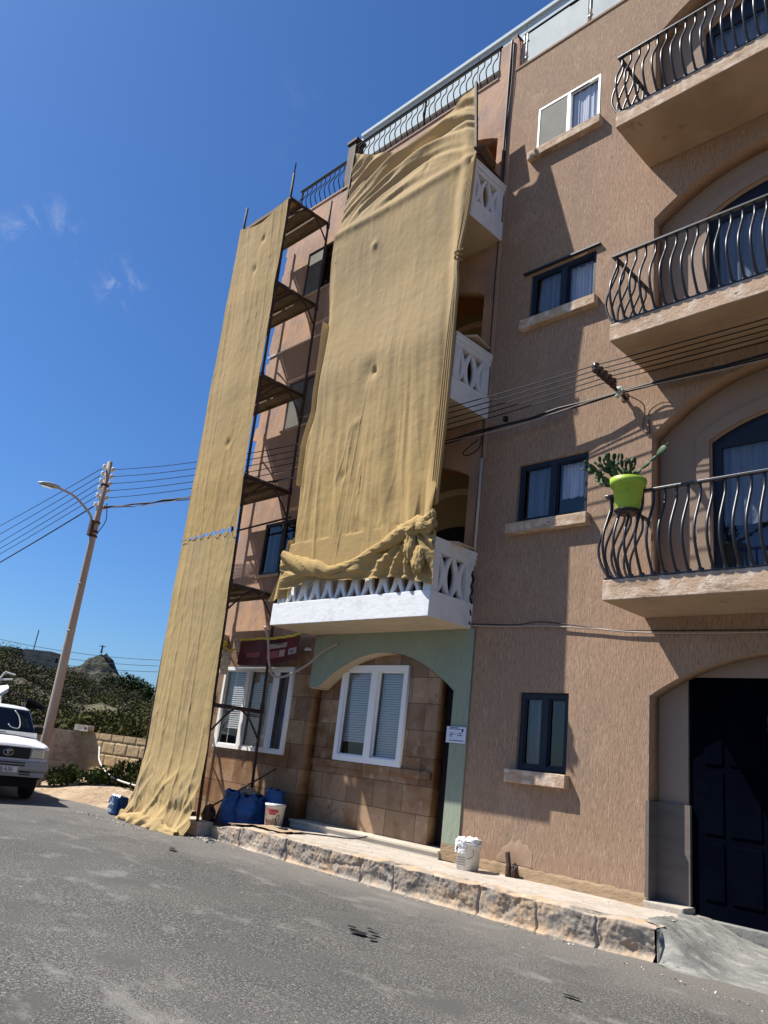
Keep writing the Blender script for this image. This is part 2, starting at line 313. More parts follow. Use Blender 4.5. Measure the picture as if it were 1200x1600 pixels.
hillm0 = M('far_ground', (.15, .125, .08), .95)
# ================================================================== SETTING
g = MB(); g.add([(-3000, -3000, -.03), (3000, -3000, -.03), (3000, 3000, -.03), (-3000, 3000, -.03)], [(0, 1, 2, 3)])
O('ground', g, hillm0, kind='structure')
# road: near part finely gridded with slight unevenness
g = MB()
def roadf(u, v):
    x = -34+u*46; y = -16+v*14.98
    return (x, y, .006*N3(x*.8, y*.8, 0)+.01*N3(x*.3, y*.3, 4))
g.grid(150, 60, roadf)
g.add([(-400, -16, -.012), (-34, -16, -.012), (-34, -1.3, -.012), (-400, -1.3, -.012)], [(0, 1, 2, 3)])
g.add([(12, -16, -.012), (300, -16, -.012), (300, -1.02, -.012), (12, -1.02, -.012)], [(0, 1, 2, 3)])
O('road', g, asphalt, kind='structure')
# kerb stones with broken faces and joints, as one strip
joints = [-10.3, -9.55, -8.42, -7.05, -6.52, -5.32, -4.66, -4.02]
def jd(x): return min(abs(x-j) for j in joints)
kb = MB()
def kf(u, v):
    x = -10.36+u*(10.36-3.52)
    topz = lerp([(-10.36, .17), (-9.6, .24), (-9.5, .27), (-3.7, .275), (-3.5, .262)], x)
    yf = lerp([(-10.36, -1.02), (-9.5, -1.1), (-8.4, -1.16), (-4, -1.12), (-3.52, -1.02)], x)
    topz += .018*N3(x*3.3, 4, 0)-.05*max(0, N3(x*1.6, 8, 0)-.2)
    j = jd(x+.05*N3(x*2, v*3, 5))
    crack = math.exp(-(j/.012)**2)*(.5+.5*abs(N3(x*3, 1, 1)))
    rg = .020*N3(x*2, v*1.6, 1)+.010*N3(x*8, v*5, 2)+.007*N3(x*25, v*16, 3)+.04*max(0, N3(x*1.7, v*3, 8)-.3)+.010*max(0, .10-abs(N3(x*2.0, v*1.3, 21)))/.10*(v < .8)+.035*max(0, N3(x*3.5, v*3+3, 31)-.34)
    if v < .62:
        t = v/.62; z = -.02+t*(topz+.02); y = yf+(.03+.02*N3(x*4, 9, 0))*(1-t)+rg+crack*.05*(1-.5*t)
        y -= .07*max(0, N3(x*1.9, 7, 0))*ss(.35, 0, t)+.03*ss(.18, 0, t)
        z += -.02*max(0, N3(x*5, 2, 0))*t
    else:
        t = (v-.62)/.38; y = yf+.005+t*.22+rg*(1-t); z = topz+.004*t+.010*N3(x*10, y*10, 0)-.03*crack*(1-t)-.012*(1-min(1, t*4))
    return (x, y, z)
kb.grid(900, 34, kf); kb.grid(2, 26, lambda u, v: (-10.36+.0*u, kf(0, v)[1]*(1-u)+(-.6)*u, kf(0, v)[2]*(1-u)))
O('kerb', kb, kerbm, kind='structure')
# pavement and cement ramp as one modelled sheet each
def pavz(x, y):
    return lerp([(-14, .05), (-10.9, .10), (-10.3, .19), (-9.5, .272), (-3.6, .272)], x)+.006*N3(x*3, y*3, 0)
pm = MB(); pm.grid(160, 16, lambda u, v: (-10.36+u*6.74, -.93+v*1.25, pavz(-10.36+u*6.74, -.93+v*1.25)))
pm.grid(30, 16, lambda u, v: (-12.6+u*2.24, -.93+v*1.25, pavz(-12.6+u*2.24, 0)-.0+.02*N3(u*9, v*6, 1)))
O('pavement', pm, paving, kind='structure')
def rampz(x, y, y0):
    base = .15*ss(-1.15, .15, y)
    left = 1-ss(-3.68, -2.95, x+.10*N3(y*3, 0, 0))
    h = base+(.292-base)*left
    return h*(.08+.92*ss(y0-.01, y0+.16, y) if x > -3.5 else 1)-.012+.012*N3(x*2.5, y*4, 2)+.006*N3(x*14, y*20, 3)+.02*N3(x*8, y*9, 5)*left
def rampp(x, v):
    y0 = lerp([(-3.74, -.86), (-3.56, -.90), (-3.48, -1.04), (-3.3, -1.12), (-2.4, -1.32), (-1, -1.6)], x)+.02*N3(x*6, 0, 0)
    y = y0+(.32-y0)*v; return (x, y, rampz(x, y, y0))
rm = MB(); rm.grid(200, 70, lambda u, v: rampp(-3.74+u*6.0, v))
O('cement_ramp', rm, cement, kind='structure')
# dirt verge beyond the scaffold
def dz(x, y): return (.02+.24*ss(-1.2, .1, y)+.12*ss(1, 5, y))*ss(-9.5, -13.5, x)+.03*N3(x*1.3, y*1.3, 0)+.012*N3(x*5, y*5, 0)
dm = MB(); dm.grid(110, 60, lambda u, v: (-30+u*17.6, -1.75+.65*ss(.0, 1, 1-u)*0+.35*ss(.8, 1, u)+v*9.5, dz(-30+u*17.6, -1.75+v*9.5)-.09*(1-ss(0, .09, v))))
O('dirt_verge', dm, dirt, kind='structure')

# ================================================================== shared builders
def arch(x0, x1, zb, zs, rise, n=20, p=2.2):
    c = (x0+x1)/2; h = (x1-x0)/2
    pts = [(x0, zb), (x1, zb)]
    for i in range(n+1):
        x = x1-(x1-x0)*i/n; pts.append((x, zs+rise*(1-abs((x-c)/h)**p)))
    return pts
def rect(x0, x1, z0, z1): return [(x0, z0), (x1, z0), (x1, z1), (x0, z1)]
def window(par, x0, x1, z0, z1, y, fm, sashes, behind, fw=.045, dep=.07, label=None, back=.09, cutx=None):
    """frame part with sash panes as sub-parts; sashes: list of (xa,xb) fractions; behind: material for each"""
    holes = []; W = x1-x0
    for a, b in sashes: holes.append(rect(x0+W*a+fw, x0+W*b-fw*.6 if b < 1 else x1-fw, z0+fw, z1-fw))
    fr = O('window', plate('window', rect(x0, x1, z0, z1), holes, y-dep/2, y+dep/2), fm, par, label=label)
    for k, h in enumerate(holes):
        a, b = h[0][0], h[1][0]; c, d = h[0][1], h[2][1]; yy = y+.012*(k % 2)
        m = MB(); m.add([(a-.004, yy, c-.004), (b+.004, yy, c-.004), (b+.004, yy, d+.004), (a-.004, yy, d+.004)], [(0, 1, 2, 3)]); O('pane', m, glass, fr)
        # inner sash lip
        lp = plate('sash', rect(a-.002, b+.002, c-.002, d+.002), [rect(a+.022, b-.022, c+.022, d-.022)], yy-.02, yy-.003); O('sash', lp, fm, fr)
        bm_ = behind[k % len(behind)]
        if bm_:
            mat, za, zb = bm_
            m = MB(); zA = c+(d-c)*za; zB = c+(d-c)*zb
            if mat in (curtainw, curtainb): m.grid(60, 1, lambda u, v: (a+(b-a)*u, yy+back+min(.018, back*.3)*math.sin(u*34+3*math.sin(u*7))+min(.01, back*.1)*math.sin(u*71), zA+(zB-zA)*v))
            elif mat is blind:
                n = max(3, int((zB-zA)/.035))
                for i in range(n): z = zA+(zB-zA)*i/n; m.add([(a, yy+.05, z), (b, yy+.05, z), (b, yy+.062, z+.031), (a, yy+.062, z+.031)], [(0, 1, 2, 3)])
            elif mat is screenm: m.box(a, b, yy-.028, yy-.022, zA, zB)
            else: m.box(a, b, yy+back*.4, yy+back*.4+.01, zA, zB)
            O('screen' if mat is screenm else ('blind' if mat is blind else 'curtain'), m, mat, fr)
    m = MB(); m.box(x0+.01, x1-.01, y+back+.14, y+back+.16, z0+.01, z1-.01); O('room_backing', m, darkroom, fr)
    return fr
blind = M('roller_blind', (.52, .52, .51), .6)

# ================================================================== RIGHT APARTMENT BUILDING
RB = E('apartment_building', 'brown roughcast apartment block with black iron balconies and arched recesses', 'building', (-3, 0, .27))
WIN = [(-5.78, -5.09, 1.43, 2.33), (-6.01, -4.94, 4.50, 5.34), (-6.01, -4.93, 7.56, 8.34), (-6.07, -4.95, 10.58, 11.44)]
AR = [(.12, 2.33, .47), (3.3, 5.36, .64), (6.35, 8.42, .52), (9.4, 11.5, .55)]
XA0, XA1 = -4.1, -1.0
holes = [rect(*w_) for w_ in WIN]+[arch(XA0, XA1, *a) for a in AR[1:]]
g0 = arch(XA0, XA1, .12, 2.33, .47)
outer = [(-6.6, .39), (-6.6, 12.58), (3.2, 12.58), (3.2, .1), (XA1, .1)]+[p for p in g0[2:]]+[(XA0, .39)]
O('wall', plate('wall', outer, holes, 0, .22), brown, RB)
O('plinth', (lambda m: m.grid(90, 8, lambda u, v: (-6.58+u*2.478, -.012-.03*(1-v)+.008*N3(u*30, v*5, 1)+(.016 if v > .9 else 0), .2+v*.195+.014*N3(u*14, 0, 2)*(v > .8)))) (MB()), plinth, RB)
pt_ = MB(); pt_.grid(26, 14, lambda u, v: (-5.98+u*.5, -.004-.006*math.sin(math.pi*u)*math.sin(math.pi*v), .40+v*(.05+.16*math.sin(math.pi*u)**.8+.09*N3(u*5, 0, 1)+.03*N3(u*13, 0, 1)+.10*u))); O('render_patch', pt_, M('smooth_patch', (.34, .225, .15), .9, [((4, 4, 4), (.38, .27, .19), .5, .65, 6)], [((20, 20, 20), .4, .006, 4)]), RB)
tr = MB(); tr.box(-4.125, -4.085, -.016, .2, .285, 1.27); tr.box(-4.12, -3.75, .19, .26, .25, 1.27); O('marble_skirting', tr, M('grey_marble', (.15, .125, .105), .7, [((2, 2, 9), (.13, .105, .09), .45, .6, 5)]), RB)
st = MB(); st.box(-4.14, -3.72, -.03, .24, .2, .335, .012); O('door_step', st, paving, RB)
# recess back wall + bodies
bk = MB(); bk.box(XA0-.4, -3.78, .222, .5, .1, 3.0); bk.box(-1.3, XA1+.4, .222, .5, .1, 3.0); bk.box(-3.78, -1.3, .224, .5, 2.56, 3.05)
O('recess_wall', bk, recess, RB)
for i, (zb, zs, rs) in enumerate(AR[1:]):
    D0, D1 = -3.51, -1.55
    ds, dr = zs-.12, .26
    hole = arch(D0, D1, zb-.2, ds, dr)
    z1 = zs+rs+.15
    o2 = [(XA0-.3, zb-.25), (D0, zb-.25)]+hole[2:][::-1][:0]
    pl = plate('recess_wall', rect(XA0-.3, XA1+.3, zb-.3, z1), [arch(D0, D1, zb-.2, ds, dr)], .225, .42); O('recess_wall', pl, recess, RB)
    sur = plate('door_surround', arch(D0-.15, D1+.15, zb-.1, ds+.07, dr+.07), [arch(D0, D1, zb-.05, ds, dr)], .20, .224); O('door_surround', sur, recess, RB)
    # door
    fr = plate('balcony_door', arch(D0, D1, zb-.2, ds, dr),
               [rect(D0+.10, (D0+D1)/2-.06, zb+.1, ds-.08), rect((D0+D1)/2+.06, D1-.10, zb+.1, ds-.08)], .29, .35)
    dd = O('balcony_door', fr, navy, RB)
    for (a, b) in ((D0+.09, (D0+D1)/2-.05), ((D0+D1)/2+.05, D1-.09)):
        m = MB(); m.add([(a, .315, zb+.09), (b, .315, zb+.09), (b, .315, ds-.07), (a, .315, ds-.07)], [(0, 1, 2, 3)]); O('pane', m, glass, dd)
        m = MB(); m.grid(60, 1, lambda u, v: (a+(b-a)*u, .40+.015*math.sin(u*40), zb+.95+(ds-zb-1.0)*v)); O('curtain', m, curtainb, dd)
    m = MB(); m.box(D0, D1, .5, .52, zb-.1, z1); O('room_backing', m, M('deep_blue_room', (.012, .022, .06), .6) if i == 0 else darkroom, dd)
# garage door
gd = MB(); gd.box(-3.765, -1.32, .235, .29, .255, 2.565)
gdo = O('garage_door', gd, navyd, RB)
for xa, xb in ((-3.62, -3.42), (-3.36, -3.06), (-2.62, -2.36), (-2.28, -2.0), (-1.9, -1.6)):
    for za, zb in ((.42, .95), (1.02, 1.62), (1.68, 2.26)): pn = MB(); pn.box(xa, xb, .222, .24, za, zb, .012); O('door_panel', pn, navyd, gdo)
m = MB(); m.add([(-2.98, .226, 1.3), (-2.70, .226, 1.3), (-2.70, .226, 2.2), (-2.98, .226, 2.2)], [(0, 1, 2, 3)]); O('pane', m, glass, gdo)
m = MB(); m.box(-3.02, -2.66, .218, .236, 1.98, 2.02); m.box(-3.03, -2.99, .216, .236, 1.25, 2.25); O('glazing_bar', m, navyd, gdo)
m = MB(); m.box(-3.80, -1.3, .16, .30, .12, .262, .01); O('threshold', m, cement, RB)
# windows + sills
FR = [navy, navy, navy, upvc]
BH = [[(curtainb, 0, 1), None], [(curtainb, .0, 1), (curtainw, .35, 1)], [(curtainb, 0, 1), (curtainw, 0, 1)], [(screenm, 0, 1), (curtainw, 0, 1)]]
for k, (x0, x1, z0, z1) in enumerate(WIN):
    window(RB, x0+.012, x1-.012, z0+.01, z1-.01, .07 if k < 3 else .03, FR[k], [(0, .5), (.5, 1)], BH[k], fw=.05 if k < 3 else .032, back=.09 if k < 3 else .03)
    s = MB(); s.box(x0-.09, x1+.05, -.10, .05, z0-.15, z0-.002, .008); O('window_sill', s, ledge, RB)
m = MB(); m.box(-6.12, -4.86, -.05, .0, 8.36, 8.385); O('window_hood', m, iron, RB)
# balconies
def bal_profile(n=14):
    # (outward offset, height) S-curve of a bellied bar
    P = [(0, 0), (.03, .05), (.10, .17), (.145, .31), (.13, .46), (.05, .64), (.0, .76), (0, .90)]
    return bez([(a, b, 0) for a, b in P], 4)
def bar_mesh():
    m = MB(); pr = bal_profile(); m.tube([(0, -p.x, p.y) for p in pr], .0145, 8)
    m.box(-.022, .022, -.022, .022, .0, .035); return m.mesh('baluster')
BARM = bar_mesh(); BARM.materials.append(iron)
SL = [(3.17, 3.39), (6.2, 6.42), (9.26, 9.48)]
for k, (z0, z1) in enumerate(SL):
    s = MB(); X0, X1 = -4.17, -.86
    def jit(x, y, z): return N3(x*4, y*4+z*4, 3)*.006
    s.box(X0, X1, -.9, -.001, z0+.02*(0), z1, .010)
    b = O('balcony', s, [ledge, soffit], RB)
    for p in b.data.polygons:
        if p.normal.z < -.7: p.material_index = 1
    m = MB(); m.box(X0, X1, -.905, -.855, z1+.905, z1+.932, .005); m.box(X0, X0+.05, -.8549, 0, z1+.905, z1+.932, .005); m.box(X1-.05, X1, -.8549, 0, z1+.905, z1+.932, .005)
    O('handrail', m, iron, b)
    m = MB(); m.box(X0+.02, X1-.02, -.895, -.865, z1+.006, z1+.02); m.box(X0+.015, X0+.045, -.9, 0, z1+.006, z1+.02); O('bottom_rail', m, iron, b)
    nb = 27; 
    for i in range(nb):
        o = O('baluster', BARM, None, b, loc=(X0+.06+i*(3.15/(nb-1)), -.875, z1+.01)); o.scale = (1, 1, 1.02)
    for i in range(6): O('baluster', BARM, None, b, loc=(X0+.03, -.80+i*.135, z1+.01), rot=(0, 0, -math.pi/2))
# roof glass balustrade
m = MB(); m.box(-6.6, 3.2, -.015, .22, 12.581, 12.62); O('roof_coping', m, brown, RB)
gb = MB()
for a, b in ((-6.42, -5.28), (-5.2, -4.06), (-3.98, -2.84), (-2.76, -1.6)): gb.box(a, b, .07, .085, 12.70, 13.33)
gbo = O('glass_balustrade', gb, frost, RB)
m = MB(); m.tube([(-6.55, .078, 13.39), (-1.5, .078, 13.39)], .018, 6); O('handrail', m, blackrail, gbo)
for x in (-6.52, -6.46, -5.24, -4.02, -2.8):
    m = MB(); m.tube([(x, .078, 12.62), (x, .078, 13.39)], .018, 6); m.tube([(x-.04, .078, 12.85), (x+.04, .078, 12.85)], .02, 6); m.tube([(x-.04, .078, 13.2), (x+.04, .078, 13.2)], .02, 6); O('baluster_post', m, galv, gbo)
bd = MB(); bd.box(-6.55, 3.15, .24, 9, 0, 12.56); 
# building body split around the recess so the rooms stay dark
bd = MB(); bd.box(-6.58, 3.18, .56, 9, .05, 12.57); O('building_body', bd, brown, RB)
m = MB(); m.box(-6.2, -5.3, .9, 1.6, 12.57, 14.6); O('stair_head', m, orange, RB)

# ================================================================== LEFT (SCAFFOLDED) BUILDING
LB = E('apartment_building', 'patchy pink-brown apartment block under renovation, white balconies, green arch at its porch', 'building', (-9.6, 0, .3))
random.seed(3)
jag = []; z = 3.1
while z < 12.3:
    h = random.uniform(.12, .34); x = -12.62+random.uniform(-.05, .10); jag += [(x, z), (x+random.uniform(-.04, .04), z+h*.9)]; z += h
XR, XRe = -6.605, -6.6
LWIN = [(-11.7, -10.78, 4.27, 5.25), (-11.68, -10.8, 7.14, 8.15), (-11.75, -10.86, 10.12, 11.18)]
LOP = [(3.5, 5.35, .35), (6.53, 8.35, .35), (9.58, 11.35, .35)]
holes = [rect(*w_) for w_ in LWIN]+[arch(-9.45, -6.87, *a) for a in LOP]
outer = [(-12.5, 3.1)]+jag+[(-12.5, 12.38), (-10.4, 12.38), (-10.4, 12.64), (-6.95, 12.64), (-6.95, 13.33), (XR, 13.33), (XR, 3.1)]
O('wall', plate('wall', outer, holes, 0, .22), rough, LB)
# tiled ground floor
gw = (-12.15, -10.2, 1.25, 2.62)
g1 = arch(-9.74, -6.81, .3, 2.32, .52, p=2)
outer = [(-12.52, .02), (-12.52, 3.098), (XR, 3.098), (XR, .30), (-6.81, .30)]+g1[2:]+[(-9.74, .02)]
O('tiled_wall', plate('tiled_wall', outer, [rect(*gw)], 0.001, .21), tiles, LB)
ga = arch(-9.56, -6.81, .4, 2.32, .52, p=2)
outer = [(-9.78, 2.315), (-9.78, 3.13), (-6.54, 3.13), (-6.54, .47), (-6.81, .47)]+ga[2:]
pa = O('porch_arch', plate('porch_arch', outer, [], -.022, .0), green, LB)
so_ = MB(); n = 24; pts = ga[2:]; vs = []; 
so_.add([(x, -.021, z) for x, z in pts]+[(x, .215, z) for x, z in pts], [(i, i+1, n_+i+1, n_+i) for n_ in [len(pts)] for i in range(len(pts)-1)])
so_.v = [(x, y, z-.004) for x, y, z in so_.v]; so_.box(-9.74, -9.56, -.02, .215, 2.296, 2.312)
O('arch_soffit', so_, cream, pa)
m = MB(); m.box(-6.81, -6.54, -.03, .0, .28, .465, .006); m.box(-6.815, -6.807, -.02, .3, .3, 2.31); O('column_base', m, plinth, LB)
# porch back
bw = (-9.24, -7.84, 1.28, 2.68)
O('porch_wall', plate('porch_wall', [(-9.76, .3), (-9.76, 3.05), (-6.8, 3.05), (-6.8, 2.9), (-7.27, 2.9), (-7.27, .3)], [rect(*bw)], .215, .40), tiles, LB)
m = MB(); m.box(-9.74, -7.27, .18, .217, 1.18, 1.272, .004); O('tile_band', m, tiles, LB)
window(LB, bw[0], bw[1], bw[2], bw[3], .22, upvc, [(0, .5), (.5, 1)], [(blind, .16, 1), (blind, 0, 1)], fw=.085, dep=.11)
m = MB(); m.box(-7.27, -6.7, 1.6, 1.65, .3, 2.95); m.box(-7.30, -7.268, .4, 1.65, .3, 2.95); m.box(-6.8, -6.77, .22, 1.65, .3, 2.95); m.box(-7.3, -6.7, .4, 1.65, 2.9, 2.95); O('hallway', m, darkroom, LB)
m = MB(); m.box(-7.26, -6.82, 1.1, 1.15, .38, 2.6); O('entrance_door', m, woodd, LB)
m = MB(); m.box(-9.76, -6.815, -.05, 1.6, .26, .34); m.box(-9.78, -6.813, -.07, 1.6, .3405, .372, .004); O('porch_step', m, M('cream_marble', (.58, .52, .42), .4, [((3, 3, 3), (.5, .44, .35), .45, .7, 5)]), LB)
# ground window
wf = window(LB, gw[0], gw[1], gw[2], gw[3], -.01, upvc, [(0, .37), (.37, .77), (.77, 1)], [(blind, .22, 1), (blind, .0, 1), (curtainb, 0, 1)], fw=.06, dep=.10)
# upper windows
for k, (x0, x1, z0, z1) in enumerate(LWIN):
    window(LB, x0, x1, z0, z1, .05, blackm, [(0, .56), (.56, 1)], [[None], [(screenm, 0, 1)], [(screenm, 0, 1), None]][k], fw=.035)
    m = MB(); m.box(x0-.04, x1+.04, -.035, .03, z0-.05, z0-.003, .006); O('window_sill', m, cream, LB)
m = MB(); m.box(-12.6, -9.9, -.022, -.002, 8.99, 9.01); O('string_course', m, upvc, LB)
# balconies with pierced concrete balustrades
def xunit():
    # one ")(" shaped baluster: X with curved limbs, pierced notch at top and bottom
    w, h = .142, .52; L = []
    for i in range(17):
        t = i/16; L.append((w-.082*math.sin(math.pi*t)**.9, t*h))
    Rr = [(x, z) for x, z in L]; Ll = [(-x, z) for x, z in L[::-1]]
    nt_ = [(-.085, h), (0, h-.19), (.085, h)]; nb_ = [(.085, 0), (0, .19), (-.085, 0)]
    outer = Rr+[(.088, h), (.04, h-.09), (0, h-.17), (-.04, h-.09), (-.088, h)]+Ll+[(-.088, 0), (-.04, .09), (0, .17), (.04, .09), (.088, 0)]
    me = plate('baluster', outer, [], -.035, .035); me.materials.append(white); return me
XU = xunit()
for k, z1 in enumerate((3.47, 6.50, 9.54)):
    z0 = z1-.34; X0, X1 = (-9.9 if k == 0 else -9.44), -6.612; yF = -.87 if k == 0 else -.835
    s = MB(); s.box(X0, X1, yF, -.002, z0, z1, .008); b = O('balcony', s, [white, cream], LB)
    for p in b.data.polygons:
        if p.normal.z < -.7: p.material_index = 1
    m = MB()
    for (za, zb, e) in ((z1+.52, z1+.60, .0), (z1+.60, z1+.665, .018), (z1+.665, z1+.70, .03)):
        m.box(X0+.06-e, X1-.02+e, yF+.03-e, yF+.15+e, za+.0005, zb); m.box(X1-.14-e, X1-.02+e, yF+.151+e, -.004, za+.0005, zb); m.box(X0+.06-e, X0+.18+e, yF+.151+e, -.004, za+.0005, zb)
    O('balustrade_rail', m, white, b)
    for (a, c) in ((X0+.06, yF+.03), (X1-.16, yF+.03), (X1-.155, -.16), (X0+.06, -.16)): m = MB(); m.box(a, a+.135, c, c+.13, z1+.0, z1+.52); O('balustrade_post', m, white, b)
    nu = 10 if k == 0 else 8
    for i in range(nu): O('baluster', XU, None, b, loc=(X0+.345+i*.2855, yF+.09, z1))
    for i in range(2):
        for xx in (X1-.08, X0+.12): O('baluster', XU, None, b, loc=(xx, yF+.29+i*.285, z1), rot=(0, 0, math.pi/2))
    # white pyramid caps on the posts' feet
    # recessed wall behind
    zb = z1
    m = MB(); m.box(-9.6, -6.7, .9, 1.0, zb-.3, zb+2.7); O('recess_wall', m, olive, LB)
    m = MB(); m.box(-6.868, -6.70, .22, .9, zb-.2, zb+2.6); m.box(-9.6, -9.452, .22, .9, zb-.2, zb+2.6); m.box(-9.6, -6.7, .22, .9, zb+2.35, zb+2.6); m.box(-9.45, -6.87, .221, .9, zb-.12, zb-.001); O('recess_reveal', m, orange, LB)
    m = plate('inner_arch', arch(-8.9, -6.95, zb, zb+1.72, .4), [arch(-8.8, -7.05, zb-.0+.001, zb+1.64, .38)], .86, .899); O('inner_arch', m, cream, LB)
    m = plate('balcony_door', arch(-8.6, -7.1, zb, zb+1.25, .22), [], .84, .858); O('balcony_door', m, darkroom, LB)
    # ochre band under the slab above
# roof: parapet, railing
m = MB(); m.box(-12.5, -10.41, -.02, .22, 12.381, 12.42); m.box(-10.40, -6.96, -.02, .22, 12.641, 12.67); O('parapet_coping', m, rough, LB)
def rbar():
    P = [(0, 0), (.03, .05), (.09, .17), (.105, .27), (.07, .40), (.0, .55), (0, .68)]
    m = MB(); m.tube([(0, -p.x, p.y) for p in bez([(a, b, 0) for a, b in P], 4)], .010, 6); return m.mesh('baluster')
RBM = rbar(); RBM.materials.append(blackrail)
for (xa, xb, zb, n) in ((-12.45, -10.98, 12.42, 10), (-10.66, -7.0, 12.67, 25)):
    m = MB(); m.tube([(xa-.05, .03, zb+.74), (xb+.04, .03, zb+.74)], .026, 4, flat=.6); m.box(xa, xb, .02, .04, zb+.68, zb+.70)
    rr = O('roof_railing', m, blackrail, LB)
    for i in range(n): O('baluster', RBM, None, rr, loc=(xa+.05+i*(xb-xa-.1)/(n-1), .03, zb))
    for x in ((xa, xb) if n < 12 else (xa, (xa+xb)/2+.05, xb)):
        m = MB(); m.tube([(x, .05, zb), (x, .05, zb+.74)], .02, 4); O('railing_post', m, blackrail, rr)
m = MB(); m.box(-10.95, -10.70, .0, .22, 12.3, 13.52, .02); m.box(-10.98, -10.67, -.03, .25, 13.52, 13.60, .01); O('parapet_pier', m, rust, LB)
m = MB(); m.box(-6.75, -6.62, .0, .2, 13.331, 13.43); O('pier_cap', m, rust, LB)
# penthouse screen behind the railing
m = MB()
xs = [-11.75, -10.6, -9.45, -8.3, -7.15, -6.0, -4.9]
for a, b in zip(xs, xs[1:]): m.box(a+.006, b-.006, .9, 1.0, 14.16, 14.84)
po = O('penthouse', m, whiteband, LB)
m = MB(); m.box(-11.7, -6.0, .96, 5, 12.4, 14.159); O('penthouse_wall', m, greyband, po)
m = MB(); m.box(-11.7, -5.0, .85, 5, 14.841, 14.92); O('penthouse_roof', m, whiteband, po)
m = MB(); m.box(-12.45, XR-.02, 1.05 , 9, 3.0, 12.36); m.box(-12.45, -9.78, .45, 9, 0, 3.0); m.box(-12.45, -9.62, .28, 1.05, 3.3, 12.3); m.box(-9.6, XR-.02, 1.7, 9, 0, 3.0); O('building_body', m, rough, LB)
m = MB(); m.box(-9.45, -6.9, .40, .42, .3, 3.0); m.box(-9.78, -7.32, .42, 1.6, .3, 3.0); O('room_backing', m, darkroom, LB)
# small fittings fixed to the left building
m = MB(); m.box(-12.42, -12.30, -.12, 0, 2.92, 3.2, .01); O('meter_box', m, cream, LB)
m = MB(); m.lathe([(0, .05), (.05, .05), (.07, .02), (.07, 0)], 16, (-9.93, -.02, 2.88)); O('wall_lamp', m, paper, LB)

# ================================================================== SCAFFOLD + CLOTHS
SC = E('scaffold_tower', 'rusty steel scaffold tower with plank decks standing against the left end of the facade', 'scaffold', (-11.7, -.7, .1))
def legx(z, side): return (lerp([(0, -10.52), (2, -10.66), (6, -10.86), (12, -11.02)], z) if side else lerp([(0, -12.42), (6, -12.52), (12, -12.58)], z))
PZ = [3.77, 5.66, 7.58, 9.53, 11.45]
for side, y, zt in ((1, -1.15, 12.05), (0, -1.15, 12.0), (1, -.2, 12.0), (0, -.2, 11.9)):
    m = MB(); dx = lerp
    def px(z): return (legx(z, side) if y < -.5 else (lerp([(0, -10.60), (6, -10.85), (12, -10.97)], z) if side else legx(z, 0)))
    m.tube([(px(z), y, z) for z in [i*.5 for i in range(int(zt*2))]+[zt]], .024, 8)
    for z in (1.95, 3.8, 5.7, 7.6, 9.5, 11.4): m.tube([(px(z), y, z-.06), (px(z), y, z+.06)], .036, 8)
    if zt > 12: m.tube([(px(12), y, 12), (px(12), y, 12.3)], .013, 5)
    O('leg', m, rust, SC)
for z in [1.87]+PZ:
    for side in (0, 1):
        a = legx(z, side); b = (lerp([(0, -10.60), (6, -10.85), (12, -10.97)], z) if side else legx(z, 0))
        m = MB(); m.tube([(a, -1.17, z), (b, -.18, z)], .028 if z > 2 else .034, 8)
        c = lambda t: (a+(b-a)*t)
        m.tube(bez([(a, -1.15, z-.42), (c(.28), -.88, z-.12), (c(.42), -.75, z-.02)], 4), .016, 6)
        m.tube(bez([(b, -.2, z-.42), (c(.72), -.44, z-.12), (c(.58), -.60, z-.02)], 4), .016, 6)
        O('end_frame', m, rust, SC)
    if z > 2:
        for k in range(3):
            m = MB(); y0 = -1.13+k*.315; x0 = legx(z, 0)+.02; x1 = legx(z, 1)+.02
            m.box(x0, x1, y0, y0+.285, z+.03, z+.05); m.box(x0, x1, y0, y0+.02, z-.02, z+.03); m.box(x0, x1, y0+.265, y0+.285, z-.02, z+.03)
            o = O('deck', m, plank, SC)
m = MB(); m.tube([(-12.5, -.2, 5.15), (-10.7, -.2, 5.2)], .02, 6); O('tie_bar', m, rust, SC)
m = MB(); m.tube([(-12.5, -1.15, 5.1), (-10.8, -1.15, 5.15)], .02, 6); O('tie_bar', m, rust, SC)

def foldn(x, z, s=1): return N3(x*1.7*s+z*.1, z*.28, 1)*.04+N3(x*5*s+z*.3, z*.6, 2)*.008*(.4+abs(N3(x, z*.5, 9))*2)-.012*max(0, .12-abs(N3(x*2.8*s+z*.25, z*.2, 12)))/.12-.006*max(0, .08-abs(N3(x*6-z*.5, z*.6, 14)))/.08+.004*N3(x*6, z*6, 3)
def pucker(x, z, px, pz, r, a):
    d = math.hypot(x-px, (z-pz)*.8); return a*math.exp(-(d/r)**2)
